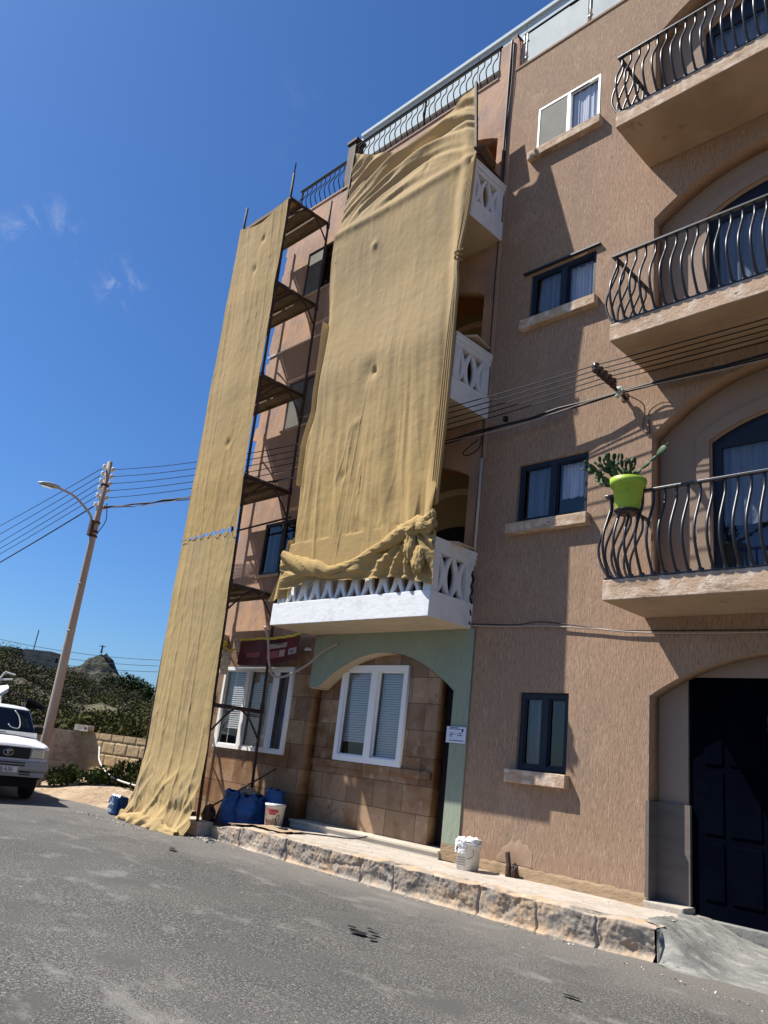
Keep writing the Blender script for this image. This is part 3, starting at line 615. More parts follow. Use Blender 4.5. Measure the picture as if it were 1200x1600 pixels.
# scaffold cloth ---------------------------------------------------
SCL = E('dust_cloth', 'tall narrow tan dust cloth down the scaffold tower, its foot heaped on the road', 'cloth', (-11.6, -1.3, 0), group='tan dust cloths')
def topz(u): return 11.40-.20*math.sin(math.pi*u)**1.3+.03*u
def scf(z0f, z1f):
    def f(u, v):
        za, zb = z0f(u), z1f(u); z = za+(zb-za)*v
        xl = lerp([(0, -12.36), (.25, -12.34), (.7, -12.34), (1.2, -12.34), (4, -12.46), (12, -12.58)], z)
        xr = lerp([(0, -10.45), (.15, -10.42), (.6, -10.50), (1.2, -10.50), (2, -10.60), (4, -10.72), (6, -10.86), (12, -10.99)], z)
        x = xl+(xr-xl)*u
        y = -1.205+foldn(x, z)*(.6+.7*ss(4, 0, z))
        y -= .02*math.sin(u*math.pi)
        for (px, pz, a) in ((-11.6, 10.75, .035), (-11.7, 10.1, .03), (-11.5, 6.4, .03)): y += pucker(x, z, px, pz, .07, a)
        for hz in PZ: y -= .010*math.exp(-((z-hz)/.3)**2)
        if z < 1.3:
            t = ss(1.3, 0, z); y -= .10*t+.07*t*N3(x*3, z*2.5, 7)+.035*t*max(0, .28-abs(N3(x*3.2-z*1.6, z*1.3, 8)))/.28+.016*t*max(0, .2-abs(N3(x*6+z*3, z*2.4, 18)))/.2
            y -= .10*ss(.35, 0, z)*(.7+.9*N3(x*2.3, 1, 3)); x += .06*t*N3(z*5, x*2, 5)
        if z < .28:
            z = max(.012, z+.07*N3(x*6, u*4, 9)*ss(.28, .1, z)*ss(0, .1, z))
        return (x, y, z)
    return f
m = MB(); m.grid(150, 260, scf(lambda u: 4.69+.055*abs(math.sin(u*math.pi*7+.4))**1.4*(.2+u)+.02*u, topz))
O('upper_sheet', m, hess, SCL)
m = MB(); m.grid(150, 190, scf(lambda u: 0.012, lambda u: 4.695+.02*u-.05*abs(math.sin(u*math.pi*7+.4))**1.4*(.2+u)))
O('lower_sheet', m, gold, SCL)
m = MB()   # crumpled heap at the foot
def heap(u, v):
    x = -12.32+u*1.80; a = v*math.pi; r = .14+.09*N3(u*5, 1, 1)+.05*N3(u*14, v*4, 2)
    r *= (1-.6*ss(.5, 1, u))
    return (x+.04*N3(u*11, v*6, 6), -1.36-.06*u-math.cos(a)*r*1.1-.05*u, max(.004, math.sin(a)*r*1.0+.02*N3(u*20, v*8, 3)*math.sin(a)))
m.grid(110, 22, heap); O('heaped_foot', m, gold, SCL)
m = MB(); pts = []
for i in range(57):
    u = i/56; z = 4.69+.05*math.sin(u*math.pi*14)*(.4+u)*(.9); pts.append((lerp([(0, -12.48), (1, -10.78)], u), -1.235, z))
m.tube(pts, .005, 5); O('lacing_rope', m, cableb, SCL)
m = MB(); m.grid(40, 4, lambda u, v: (lerp([(0, -12.58), (1, -11.0)], u), -1.21+.25*v, topz(u)+(.22*math.sin(math.pi*u)-.01)*v*1.0+.01)); O('top_flap', m, hess, SCL)

# main facade cloth -------------------------------------------------
MCL = E('dust_cloth', 'broad tan dust cloth draped over the balcony fronts, tied up in a swag below', 'cloth', (-8, -1, 3.6), group='tan dust cloths')
Ltab = [(3.5, -9.72), (4.2, -9.66), (5.4, -9.76), (6.08, -9.80), (6.7, -9.68), (7.2, -9.68), (8.5, -9.71), (9.1, -9.76), (10.02, -9.73), (10.3, -9.60), (11.14, -9.63), (12.25, -9.83)]
Rtab = [(3.6, -6.50), (4.3, -6.60), (5.0, -6.63), (6.35, -6.64), (7.66, -6.63), (8.32, -6.68), (8.6, -6.66), (9.5, -6.60), (10.14, -6.50), (11.1, -6.68), (11.93, -6.88)]
def top_m(u): return lerp([(0, 12.22), (.1, 12.02), (.22, 11.82), (.36, 11.64), (.47, 11.56), (.62, 11.56), (.8, 11.68), (1, 11.93)], u)
def swag(u): return lerp([(0, 4.20), (.18, 4.0), (.36, 3.87), (.5, 3.93), (.68, 4.10), (.82, 4.27), (.9, 4.36), (1, 4.30)], u)
def mcf(u, v):
    za, zb = swag(u)-.03, top_m(u); z = za+(zb-za)*v
    xl = lerp(Ltab, z); xr = lerp(Rtab, z); x = xl+(xr-xl)*u
    y = -.885+.205*ss(10.14, 12.2, z)
    # general billow and vertical gathers, stronger low down
    low = ss(8.0, 5.2, z); 
    y += .035*N3(x*.9, z*.35, 5)+(.004+.020*low)*N3(x*4.2+z*.25, z*.30, 6)*(.5+1.2*abs(N3(x*.9, z*.4, 2)))+(.002+.006*low)*N3(x*11+z*.5, z*.5, 7)-(.003+.013*low)*(max(0, .20-abs(N3(x*2.2+z*.22, z*.20, 12)))/.20)**1.5-(.003+.007*low)*(max(0, .14-abs(N3(x*4.4-z*.35, z*.34, 14)))/.14)**1.5*(.4+1.2*abs(N3(x, z, 3)))+.009*N3(x*2.2, z*1.6, 15)*(.4+low)+.002*N3(x*8, z*8, 25)+.012*low*N3(x*3+z*1.6, z*1.4-x, 4)
    # gathers converging on the knot at right
    kx = (x+6.95)/max(.15, (z-3.9)*.16+.06)
    y += .035*ss(7.2, 4.4, z)*math.sin(kx*2.3)*math.exp(-abs(kx)*.22)*(1 if x > -8.2 else 0)
    # pushed out by rails, hollow between them
    y -= .03*math.exp(-((z-10.14)/.09)**2)+.03*math.exp(-((z-7.2-.1*N3(x*2, 1, 1))/.45)**2)
    y += .04*math.sin(math.pi*ss(7.2, 10.1, z))
    for (px, pz, r, a) in ((-8.62, 9.5, .07, -.035), (-8.25, 7.05, .16, .05), (-8.2, 7.02, .05, .04), (-8.6, 5.35, .06, .02), (-8.45, 6.2, .07, -.02), (-7.6, 10.55, .06, .03)): y += pucker(x, z, px, pz, r, a)
    if 10.14 < z:   # hanging catenary folds above the top rail
        t = (z-10.14)/(zb-10.14); c = 4*u*(1-u)
        ph = z+.75*(2*u-1)**2*(1.0 if u < .5 else .7)-.25*u
        y += ss(0, .3, t)*(.068*math.sin(ph*12.5+N3(u*2, z*1.2, 1)*1.6)*(.25+c*.75)*(.35+1.2*ss(.3, .9, t))+.022*math.sin(ph*29+N3(u*3, z*2, 5)*2.5)*(.3+abs(N3(u*2, ph*2, 8))*1.5)+.018*N3(u*3, ph*7, 2))
        y += .10*t*c
        if t > .85: y = y*(1-.7*ss(.85, 1, t))+(-.885+.205*ss(10.14, 12.2, z)+.06*c)*.7*ss(.85, 1, t)
    # right edge strands
    e = ss(.90, 1, u); y += .07*e*math.sin(z*1.3+u*25)-.02*e
    e2 = ss(.06, 0, u); y += .10*e2*ss(10, 8, z)
    if z < 4.4: y = min(y, -.895)
    return (x, y, z)
m = MB(); m.grid(300, 420, mcf); O('hanging_sheet', m, hess, MCL)
# second layer visible behind the sagging top edge
m = MB(); m.grid(60, 14, lambda u, v: (-8.9+u*1.98, -.50+.1*v, lerp([(0, 11.62), (.3, 11.70), (.6, 11.80), (1, 11.93)], u)-.0-(1-v)*.55+.02*N3(u*8, v*2, 3))); O('inner_fold', m, hess, MCL)
# twisted rolled edge
def roll(u, v):
    zc = swag(u)+.0; x = -9.68+u*3.10; r = .085+.03*N3(u*7, 0, 1)+.03*math.sin(u*9); a = v*2*math.pi
    rr = r*(1+.12*math.sin(a*2+u*20)+.20*max(0, .28-abs(N3(u*5, math.cos(a+u*12)*1.6, math.sin(a+u*12)*1.6+3)))/.28)
    return (x+.02*math.sin(a), -.955-math.cos(a)*rr*.7, zc-.02+math.sin(a)*rr)
m = MB(); m.grid(180, 28, roll); O('rolled_edge', m, hess, MCL)
# lower drape beneath the roll, ending above the balcony slab
def lowd(u, v):
    zt = swag(u)-.02; zb_ = lerp([(0, 3.66), (.1, 3.68), (.25, 3.76), (.45, 3.70), (.8, 3.66), (1, 3.52)], u); z = zb_+(zt-zb_)*v
    x = -9.72+u*3.18; d = (x+6.95); s_ = math.atan2(z-4.35, d if abs(d) > .01 else .01)
    y = -.895-.05*ss(0, .5, v)+ss(0, .3, v)*.05*N3(x*1.6, z*5+x*1.2, 3)*(1.2-v*.5)+.035*math.sin(s_*17+x*1.5)*ss(-9, -7.6, x)-.022*max(0, .25-abs(N3(x*1.1, z*6+x*1.6, 9)))/.25-.010*max(0, .2-abs(N3(x*2.2, z*13-x*2, 19)))/.2+.02*math.sin((z*1.0-.25*x)*24)*ss(-8.3, -9.2, x)
    if v < .06: y -= .02
    return (x, y, z)
m = MB(); m.grid(220, 44, lowd); O('lower_drape', m, hess, MCL)
# knot bundle at the right end
def knot(cx, cz, rx, rz, ry, sd, bm_):
    def f(u, v):
        th = u*2*math.pi; ph = v*math.pi; d = Vector((math.sin(ph)*math.cos(th), math.sin(ph)*math.sin(th), math.cos(ph)))
        k = 1+.30*noise.noise(d*1.8+Vector((sd, 0, 0)))+.22*max(0, .25-abs(noise.noise(d*2.8+Vector((0, sd, 0)))))/.25+.07*max(0, .2-abs(noise.noise(d*6+Vector((0, sd, 0)))))/.2
        return (cx+d.x*rx*k, -.975+d.y*ry*.8*k, cz+d.z*rz*k)
    bm_.grid(48, 30, f)
m = MB(); knot(-6.90, 4.29, .17, .10, .09, 1, m); knot(-6.70, 4.30, .15, .11, .10, 4, m); knot(-6.95, 4.06, .08, .20, .06, 7, m); knot(-6.78, 3.84, .09, .17, .05, 11, m); knot(-6.63, 4.42, .07, .09, .06, 15, m)
O('knot', m, hess, MCL)
# tail at the left, hanging past the balcony corner
m = MB(); m.grid(24, 30, lambda u, v: (-9.70-.30*(1-v)**1.3*(1-u)+.10*u, -.90+.06*u+.03*math.sin(u*9+v*3)+.2*(1-u)*0, 3.50+v*.95+.06*u)); O('loose_tail', m, hess, MCL)
# side return of the cloth at the left, running back to the wall
m = MB(); m.grid(16, 60, lambda u, v: (lerp(Ltab, 5.4+v*3.0)+.02-.10*math.sin(math.pi*v)*u, -.90+.45*u+.03*N3(u*4, v*6, 1), 5.4+v*3.0)); O('side_return', m, hess, MCL)
# gathered right edge, tied with a cord
m = MB()
for k in range(4):
    P = [(-6.58+.03*k, -.89-.01*k, 10.1), (-6.64+.03*k, -.89, 9.2), (-6.68+.012*k, -.91, 8.36), (-6.66+.02*k, -.92, 7.9), (-6.71+.035*k, -.90, 7.0), (-6.72+.04*k, -.90, 6.0), (-6.70+.03*k, -.91, 4.6)]
    m.tube(bez(P, 8), [.03]*48+[.03], 8, flat=.55)
O('gathered_edge', m, hess, MCL)
m = MB(); m.tube([(-6.65+.055*math.cos(a), -.91+.055*math.sin(a), 8.34+.012*a) for a in [i*.5 for i in range(27)]], .012, 6); m.tube([(-6.64, -.96, 8.44), (-6.55, -.92, 8.50)], .012, 5); O('tie_cord', m, hess, MCL)
PP = [('support_post', 'thin dark post at the right end of the top white balcony', (-6.53, -.86), (-6.86, -.66), 10.2, 11.98),
      ('support_post', 'thin dark post at the left end of the top white balcony', (-9.60, -.86), (-9.82, -.66), 9.55, 12.28)]
for n_, lab, pa_, pb_, za, zb in PP:
    m = MB(); m.tube([(pa_[0], pa_[1], za), (pb_[0], pb_[1], zb)], .028, 4); o = O(n_, m, rust, label=lab, cat='post', group='posts holding the cloth')
    o = None
# planks resting on the balcony rails
for (x, y, z, a, lab) in ((-6.72, -.35, 4.19, .10, 'short plank lying on the lowest white balcony rail at its right end'), (-6.75, -.30, 7.30, .12, 'short pale plank jutting over the middle white balcony rail'), (-6.75, -.5, 10.50, -.1, 'short dark plank jutting over the top white balcony rail')):
    m = MB(); m.box(-.17, .17, -.26, .26, 0, .03, .004); O('plank', m, plank if z > 10 else cream, loc=(x, y, z), rot=(.12, a, .3), label=lab, cat='plank', group='planks on the white balconies')
m = MB(); m.tube([(-6.55, -.9, 10.33), (-6.66, -.05, 10.30)], .022, 6); O('rusty_bar', m, rust, label='rusty bar lying along the right rail of the top white balcony', cat='bar')

# ================================================================== WIRES, BRACKET, CABLES
BR = E('wall_bracket', 'rusty steel wall bracket with dark insulators carrying the overhead wires beside the middle iron balcony', 'bracket', (-4.42, 0, 5.9))
m = MB(); m.tube([(-4.46, 0, 5.95), (-4.50, -.66, 6.04)], .022, 4); m.box(-4.50, -4.42, -.012, 0, 5.90, 6.0); O('arm', m, rust, BR)
for k in range(5):
    y = -.63+k*.092; z = 6.085-.12*(y+.63)
    m = MB(); m.lathe([(.0, -.06), (.034, -.06), (.046, -.03), (.030, -.012), (.050, .008), (.034, .028), (.040, .05), (0, .06)], 12, (-4.50+(y+.66)*.06, y, z)); O('insulator', m, porcel, BR)
m = MB(); m.lathe([(0, -.05), (.05, -.04), (.055, 0), (.04, .04), (0, .05)], 12, (-4.46, -.13, 5.99)); m.tube([(-4.5, -.14, 5.9), (-4.40, -.14, 5.98)], .03, 6); O('cable_clamp', m, glasspot, BR)
PX, PY = -17.0, -.95
def sagw(a, b, s, n=24):
    a = Vector(a); b = Vector(b); return [a.lerp(b, i/n)-Vector((0, 0, s*4*(i/n)*(1-i/n))) for i in range(n+1)]
wcols = ['top', 'second', 'third', 'fourth', 'fifth']
for k in range(5):
    y = -.63+k*.092; zb = 6.12-.12*(y+.63); zp = 7.05-.175*k
    m = MB(); pts = sagw((PX, PY+.1, zp), (-4.51, y, zb), .28)+sagw((-4.51, y, zb), (6, y, zb+.1), .12, 16)[1:]
    m.tube(pts, .0075, 5); O('overhead_wire', m, cablem, label='thin black overhead wire from the street lamp pole past the facade, %s of five' % wcols[k], cat='wire', group='overhead wires along the facade')
m = MB(); pts = sagw((PX, PY+.1, 6.12), (-4.46, -.15, 5.96), .24, 30)+sagw((-4.46, -.15, 5.96), (6, -.15, 6.15), .10, 16)[1:]
m.tube([p+Vector((0, .01*math.sin(i*1.7), .012*math.sin(i*2.3))) for i, p in enumerate(pts)], .019, 6)
m.tube([p+Vector((0, .02*math.sin(i*1.1), -.03+.02*math.sin(i*1.3))) for i, p in enumerate(pts)], .010, 5); O('cable_bundle', m, cablem, label='thick black twisted cable bundle running below the thin overhead wires', cat='cable')
m = MB(); m.tube([p+Vector((0, -.03, -.05+.03*math.sin(i*.9))) for i, p in enumerate(pts)], .006, 5); O('telephone_cable', m, cableb, label='thin pale cable strung just under the thick black cable bundle', cat='cable')
m = MB(); m.tube(bez([(-4.4, -.14, 5.93), (-4.18, -.05, 5.75), (-4.2, -.03, 5.45), (-4.12, -.02, 5.38)], 6)+bez([(-4.12, -.02, 5.38), (-4.13, -.02, 5.65), (-3.98, -.02, 5.74), (-3.86, -.02, 5.72)], 6), .007, 5); O('loose_wire', m, pipeb, label='loose wire curling from the bracket to the corner of the arched recess', cat='wire')
def wallcable(name, P, r, mat, label, n=6, par=None):
    m = MB(); m.tube(bez([(x, y, z) for x, y, z in P], n), r, 6); return O(name, m, mat, par, label=label, cat='cable' if not par else None)
wallcable('wall_cable', [(-9.7, -.03, 3.10), (-8.3, -.035, 3.145), (-6.95, -.035, 3.13), (-6.62, -.03, 3.17), (-6.1, -.03, 3.14), (-5.4, -.03, 3.12), (-4.8, -.03, 3.07), (-4.07, -.03, 3.0), (-2.6, -.03, 2.965), (0, -.03, 2.93)], .009, cableb, 'beige cable stapled along the facade above the ground floor')
wallcable('wall_cable', [(-6.6, -.03, 3.19), (-5.9, -.03, 3.155), (-5.5, -.04, 3.175), (-5.0, -.035, 3.11), (-4.6, -.03, 3.05), (-4.07, -.03, 3.025), (-2.6, -.03, 2.99), (0, -.03, 2.96)], .006, cablem, 'thin dark cable drooping beside the beige one above the ground floor')
for (x, r, mt, lab, za, zb, amp) in ((-6.70, .012, pipeb, 'brown drainpipe in the seam between the two buildings, from the roof down', 9.4, 13.3, 0), (-6.66, .008, cablem, 'thin black cable hanging in the seam beside the white balconies', 3.2, 13.2, .03),
                                 (-6.72, .006, cableb, 'thin beige cable hanging loose in the seam beside the white balconies', 3.2, 10.2, .05)):
    P = [(x+amp*N3(z*1.1, x*9, 2), -.03-.02*abs(amp)*10*abs(N3(z, 3, x)), z) for z in [za+(zb-za)*i/12 for i in range(13)]]
    wallcable('drainpipe' if amp == 0 else 'hanging_cable', P, r*(2 if amp == 0 else 1), mt, lab, 4)
m = MB(); m.tube([(-6.63, -.04, 4.15), (-6.63, -.04, 5.55)], .022, 8); O('white_conduit', m, pipew, label='pale plastic conduit running up the seam above the lowest white balcony', cat='pipe')
m = MB(); m.tube(bez([(-6.72, -.05, 5.86), (-6.95, -.08, 5.70), (-6.85, -.1, 5.62), (-6.68, -.06, 5.72), (-6.66, -.05, 5.9)], 5), .008, 5); O('cable_coil', m, cablem, label='small loop of black cable where the bundle crosses the seam', cat='cable')
m = MB(); m.tube([(-6.625+.012*math.sin(z*40), -.05+.012*math.cos(z*40), z) for z in [3.18+i*.025 for i in range(30)]], .016, 5); O('twisted_cables', m, cablem, label='knotted dark cables in the seam beside the lowest white balcony', cat='cable')
m = MB(); m.box(-6.3, -6.25, -.05, -.0, 6.05, 6.12); O('cable_clip', m, cablem, label='small black junction clip on the brown wall near the thin wires', cat='clip')

# street lamp pole ---------------------------------------------------
SP = E('street_lamp', 'tall pale concrete pole with a curved arm and grey lamp head, behind the white pickup', 'street lamp', (PX, PY, 0))
m = MB(); m.lathe([(.105, 0), (.092, 2.9), (.087, 3.0), (.070, 5.5), (.056, 7.2), (0, 7.2)], 18, (PX, PY, 0)); O('pole', m, concrete, SP)
m = MB(); m.lathe([(.086, -.012), (.097, 0), (.086, .012)], 18, (PX, PY, 3.25)); O('band', m, galv, SP)
m = MB(); m.lathe([(.078, -.012), (.088, 0), (.078, .012)], 18, (PX, PY, 4.3)); O('band', m, galv, SP)
m = MB()
for z in (5.40, 5.50, 5.72, 6.62): m.lathe([(.082, -.025), (.092, -.02), (.092, .02), (.082, .025)], 16, (PX, PY, z))
O('bracket_clamp', m, rust, SP); m = MB(); m.box(PX-.07, PX+.07, PY-.13, PY-.06, 5.4, 5.75, .01); O('arm_plate', m, rust, SP); m = MB(); m.tube(bez([(PX+.1, PY+.05, 5.5), (PX+.16, PY+.14, 5.8), (PX+.1, PY+.1, 6.2)], 6), .010, 5); O('lamp_cable', m, cablem, SP)
# arm swings out over the road, to the left in the photograph
m = MB(); A = bez([(PX, PY-.09, 5.68), (PX, PY-.20, 5.88), (PX, PY-.62, 6.16), (PX, PY-1.05, 6.24)], 8); m.tube(A, .026, 8); O('arm', m, galv, SP)
m = MB()
def head(u, v):
    t = u; a = v*2*math.pi; w_ = .10*math.sin(math.pi*min(1, t*1.05+.06))**.45; h_ = .065*math.sin(math.pi*min(1, t*1.02+.08))**.5
    return (PX+math.cos(a)*w_, PY-.98-.52*t, 6.245-.03*t+(math.sin(a)*h_ if math.sin(a) > 0 else math.sin(a)*h_*.7))
m.grid(16, 20, head); O('lamp_head', m, galv, SP)
m = MB(); m.box(PX-.07, PX+.07, PY-1.38, PY-1.12, 6.175, 6.19); O('lamp_glass', m, lampglass, SP)
for k in range(6):
    z = 7.05-.175*k if k < 5 else 6.12
    for sy in (.11, -.11): m = MB(); m.lathe([(0, -.05), (.035, -.05), (.045, -.02), (.03, 0), (.042, .02), (.03, .05), (0, .05)], 10, (PX, PY+sy, z)); O('insulator', m, paper, SP)
for k in range(6):   # wires leaving towards the left
    z = 7.05-.175*k if k < 5 else 6.12
    vs_, v0_ = (731, 743, 753, 765, 776, 789)[k], (818, 832, 845, 856, 865, 878)[k]; d_ = raydir(-150, v0_+(v0_-vs_)*150/165)
    m = MB(); m.tube(sagw((PX, PY-.10, z), Vector((0, -8, 1.38))+d_*(38/d_.xy.length), .12), .009 if k < 5 else .017, 5); O('overhead_wire', m, cablem, label='black overhead wire leaving the lamp pole to the left, %s of six from the top' % ['first', 'second', 'third', 'fourth', 'fifth', 'last'][k], cat='wire', group='overhead wires to the left of the lamp pole')

# pot with prickly pear ------------------------------------------------
PT = E('flower_pot', 'lime green plastic pot hooked on the corner of the lowest iron balcony', 'pot', (-3.93, -1.0, 4.12))
pc = (-3.845, -1.0, 4.075)
m = MB(); m.lathe([(0, 0), (.115, 0), (.12, .01), (.155, .25), (.178, .252), (.186, .33), (.172, .332), (.150, .25), (0, .25)], 36, pc); O('pot_body', m, lime, PT)
m = MB(); m.lathe([(0, 0), (.10, 0), (.14, .03), (.135, .035), (0, .03)], 24, (pc[0], pc[1], pc[2]-.04)); O('saucer', m, blackm, PT)
m = MB(); m.lathe([(0, .295), (.155, .295)], 24, pc); O('potting_soil', m, dirt, PT)
CA = E('prickly_pear', 'spiny prickly pear cactus spreading above the lime green pot', 'cactus', (pc[0], pc[1], pc[2]+.3))
m = MB()
def pad(p, d, nrm, L, W, T=.011):
    d = d.normalized(); s = d.cross(nrm).normalized(); n_ = s.cross(d)
    def f(u, v):
        a = u*2*math.pi; ph = v*math.pi; r = math.sin(ph); t = (1-math.cos(ph))/2
        wd = W*(.62+.55*t)*(1.0 if t < .6 else 1)
        return tuple(p+d*(t*L)+s*(math.cos(a)*r*wd*.5)+n_*(math.sin(a)*r*T))
    m.grid(10, 8, f); return p+d*L*.97
random.seed(11)
def grow(p, d, depth, L):
    nrm = Vector((random.uniform(-1, 1), random.uniform(-1, .3), random.uniform(-.3, .3)))
    e = pad(p, d, nrm, L, L*random.uniform(.55, .75))
    if depth:
        for _ in range(random.choice((1, 2, 2, 2)) if depth > 1 else random.choice((1, 1, 2))):
            nd = (d.normalized()+Vector((random.uniform(-.8, .8), random.uniform(-.7, .7), random.uniform(-.25, .6)))).normalized()
            grow(e-d.normalized()*L*.05, nd, depth-1, L*random.uniform(.72, .98))
base = Vector((pc[0], pc[1], pc[2]+.29))
for (dx, dy, dzz, dep, L) in ((-.9, -.25, .55, 5, .115), (-.45, 0, 1, 5, .115), (-.25, .2, 1, 5, .11), (-.05, -.2, 1, 4, .115), (-.7, .5, .6, 5, .11), (-.3, -.6, .7, 4, .11), (-1, .1, .35, 5, .105), (-.6, -.1, .9, 5, .11), (.2, .1, 1, 4, .10)):
    grow(base+Vector((dx*.05-.03, dy*.05, -.02)), Vector((dx, dy, dzz)), dep-1, L*1.12)
p = base+Vector((.05, 0, .08)); d = Vector((.8, -.1, .45))
for L in (.12, .12, .09, .14, .04): p = pad(p, d, Vector((0, -1, .2)), L, L*(.5 if L != .14 else .7)); d = (d+Vector((.05, 0, random.uniform(-.1, .25)))).normalized()
O('pads', m, cactusm, CA)

# ================================================================== GROUND LEVEL CLUTTER
def lumpy(cx, cy, cz, rx, ry, rz, sd, amp=.22, f=1.6, nu=26, nv=18, mb=None, flatb=True):
    mb = mb or MB()
    def fn(u, v):
        th = u*2*math.pi; ph = v*math.pi; d = Vector((math.sin(ph)*math.cos(th), math.sin(ph)*math.sin(th), math.cos(ph)))
        k = 1+amp*noise.noise(d*f+Vector((sd, sd, 0)))+amp*.5*noise.noise(d*f*2.7+Vector((0, sd, 0)))
        z = d.z*rz*k
        return (cx+d.x*rx*k, cy+d.y*ry*k, cz+(max(z, -rz*.8) if flatb else z))
    mb.grid(nu, nv, fn); return mb
def sack(name, cx, cy, h, rx, ry, sd, label):
    m = MB()
    def f(u, v):
        a = u*2*math.pi; t = v
        k = lerp([(0, .95), (.08, 1.08), (.4, 1.10), (.7, .98), (.85, .88), (.93, .95), (1, .80)], t); k *= (1+.12*abs(math.cos(a+sd)))/1.05*(1+.10*N3(math.cos(a)*1.2, sd*2.0+t*3, math.sin(a)*1.2))
        k *= 1+.10*N3(math.cos(a)*1.5+sd, math.sin(a)*1.5, t*2)+.06*N3(math.cos(a)*4+sd, math.sin(a)*4, t*5)+.03*N3(math.cos(a)*9, math.sin(a)*9+sd, t*9)
        return (cx+math.cos(a)*rx*k, cy+math.sin(a)*ry*k, .2+t*h+.07*N3(math.cos(a)*1.4+sd, math.sin(a)*1.4, 1)*ss(.6, 1, t))
    m.grid(44, 26, f); top = []
    return O(name, m, bluebag, label=label, cat='sack', group='blue rubble sacks')
sack('blue_sack', -10.50, -.58, .46, .20, .18, 1, 'leftmost bulging blue plastic sack under the scaffold')
sack('blue_sack', -10.16, -.50, .44, .19, .19, 5, 'middle blue plastic sack, between two others under the scaffold')
sack('blue_sack', -9.98, -.22, .55, .17, .15, 9, 'tall rearmost blue plastic sack against the tiled wall')
m = MB(); lumpy(-10.28, -.50, .66, .17, .12, .05, 4, .5, 3, mb=m); m.tube(bez([(-10.45, -.5, .64), (-10.3, -.52, .76), (-10.15, -.5, .66)], 5), .018, 6); O('debris', m, card, label='crumpled cardboard scraps poking out between the blue sacks', cat='scraps')
def bucket(name, cx, cy, z, r, h, mat, label, extra=None):
    e = E(name, label, 'bucket', (cx, cy, z))
    m = MB(); m.lathe([(0, .004), (r*.86, .0), (r, h*.93), (r*1.05, h*.93), (r*1.05, h), (r*.97, h), (r*.84, .02), (0, .02)], 32, (cx, cy, z)); O('bucket_body', m, mat, e); return e
b1 = bucket('paint_bucket', -9.58, -.50, .272, .145, .30, bucketw, 'closed white paint bucket with red and blue print beside the blue sacks')
m = MB(); m.lathe([(.151, 0), (.151, .02), (0, .022)], 30, (-9.58, -.50, .562)); O('lid', m, bucketw, b1)
def sticker(e, cx, cy, r, a0, a1, z0, z1, mat, name='printed_label', slope=0):
    m = MB(); m.grid(12, 1, lambda u, v: (cx+math.cos(a0+(a1-a0)*u)*(r+.003+slope*v), cy+math.sin(a0+(a1-a0)*u)*(r+.003+slope*v), z0+(z1-z0)*v)); O(name, m, mat, e)
sticker(b1, -9.58, -.50, .141, -1.5, -.3, .47, .51, redp); sticker(b1, -9.58, -.50, .138, -1.3, -.5, .44, .463, redp)
for k in range(9): sticker(b1, -9.58, -.50, .132, -1.7+k*.17, -1.62+k*.17, .31, .36+.04*random.random(), ink if k % 2 else maroon2)
sticker(b1, -9.58, -.50, .128, -1.75, -.2, .285, .302, inkblue)
b2 = bucket('paint_bucket', -6.15, -.30, .275, .145, .29, bucketw, 'open white bucket with crumpled plastic sheet, on the pavement by the green column')
m = MB(); m.grid(40, 14, lambda u, v: (-6.15+math.cos(u*6.28)*(.15+.03*N3(u*9, v*3, 1))*(1-v*.4), -.30+math.sin(u*6.28)*(.15+.03*N3(u*9, v*3, 4))*(1-v*.4), .56+.06*N3(u*10, v*5, 2)+.04*math.sin(v*3))); 
m.grid(16, 14, lambda u, v: (-6.15+math.cos(-2.4+u*1.3)*(.150+.012*N3(u*8, v*8, 3)+.008), -.30+math.sin(-2.4+u*1.3)*(.158+.02*N3(u*8, v*8, 6)), .45+v*.14)); O('plastic_sheet', m, paper, b2)
for k in range(6): sticker(b2, -6.15, -.30, .158, -1.9+random.uniform(-.4, .4), -1.8+random.uniform(-.3, .5), .47+.02*k*.6, .48+.02*k*.6, ink, 'black_mark')
for k in range(4): sticker(b2, -6.15, -.30, .136, -2.0, -1.1, .33+.025*k, .335+.025*k, inkblue, 'print_line')
m = MB(); m.tube(bez([(-6.02, -.38, .50), (-6.0, -.40, .44), (-6.05, -.44, .40)], 4), .004, 4); O('bucket_handle', m, cablem, b2)
BB = E('blue_white_bag', 'small blue and white printed bag at the road edge left of the scaffold cloth', 'bag', (-12.85, -1.30, 0))
m = MB(); m.box(-13.0, -12.70, -1.32, -1.12, 0, .29, .03)
for i_, v_ in enumerate(m.v): m.v[i_] = tuple(Vector(v_)+Vector((N3(v_[0]*7, v_[1]*7, v_[2]*7), N3(v_[1]*7, v_[2]*7, 3), 0))*.04); O('bag_body', m, bluebag, BB)
m = MB(); m.grid(14, 12, lambda u, v: (-12.94+.20*u, -1.36+.10*u*u+.02*N3(u*5, v*5, 1), .03+.24*v)); O('white_panel', m, M('grey_white_print', (.42, .45, .50), .6, [((30, 30, 60), (.2, .22, .3), .5, .6, 2)]), BB)
m = MB(); m.grid(20, 6, lambda u, v: (-12.99+.30*u, -1.31+.02*v, .29+.035*N3(u*7, v, 2)+.02*v)); O('torn_rim', m, paper, BB)
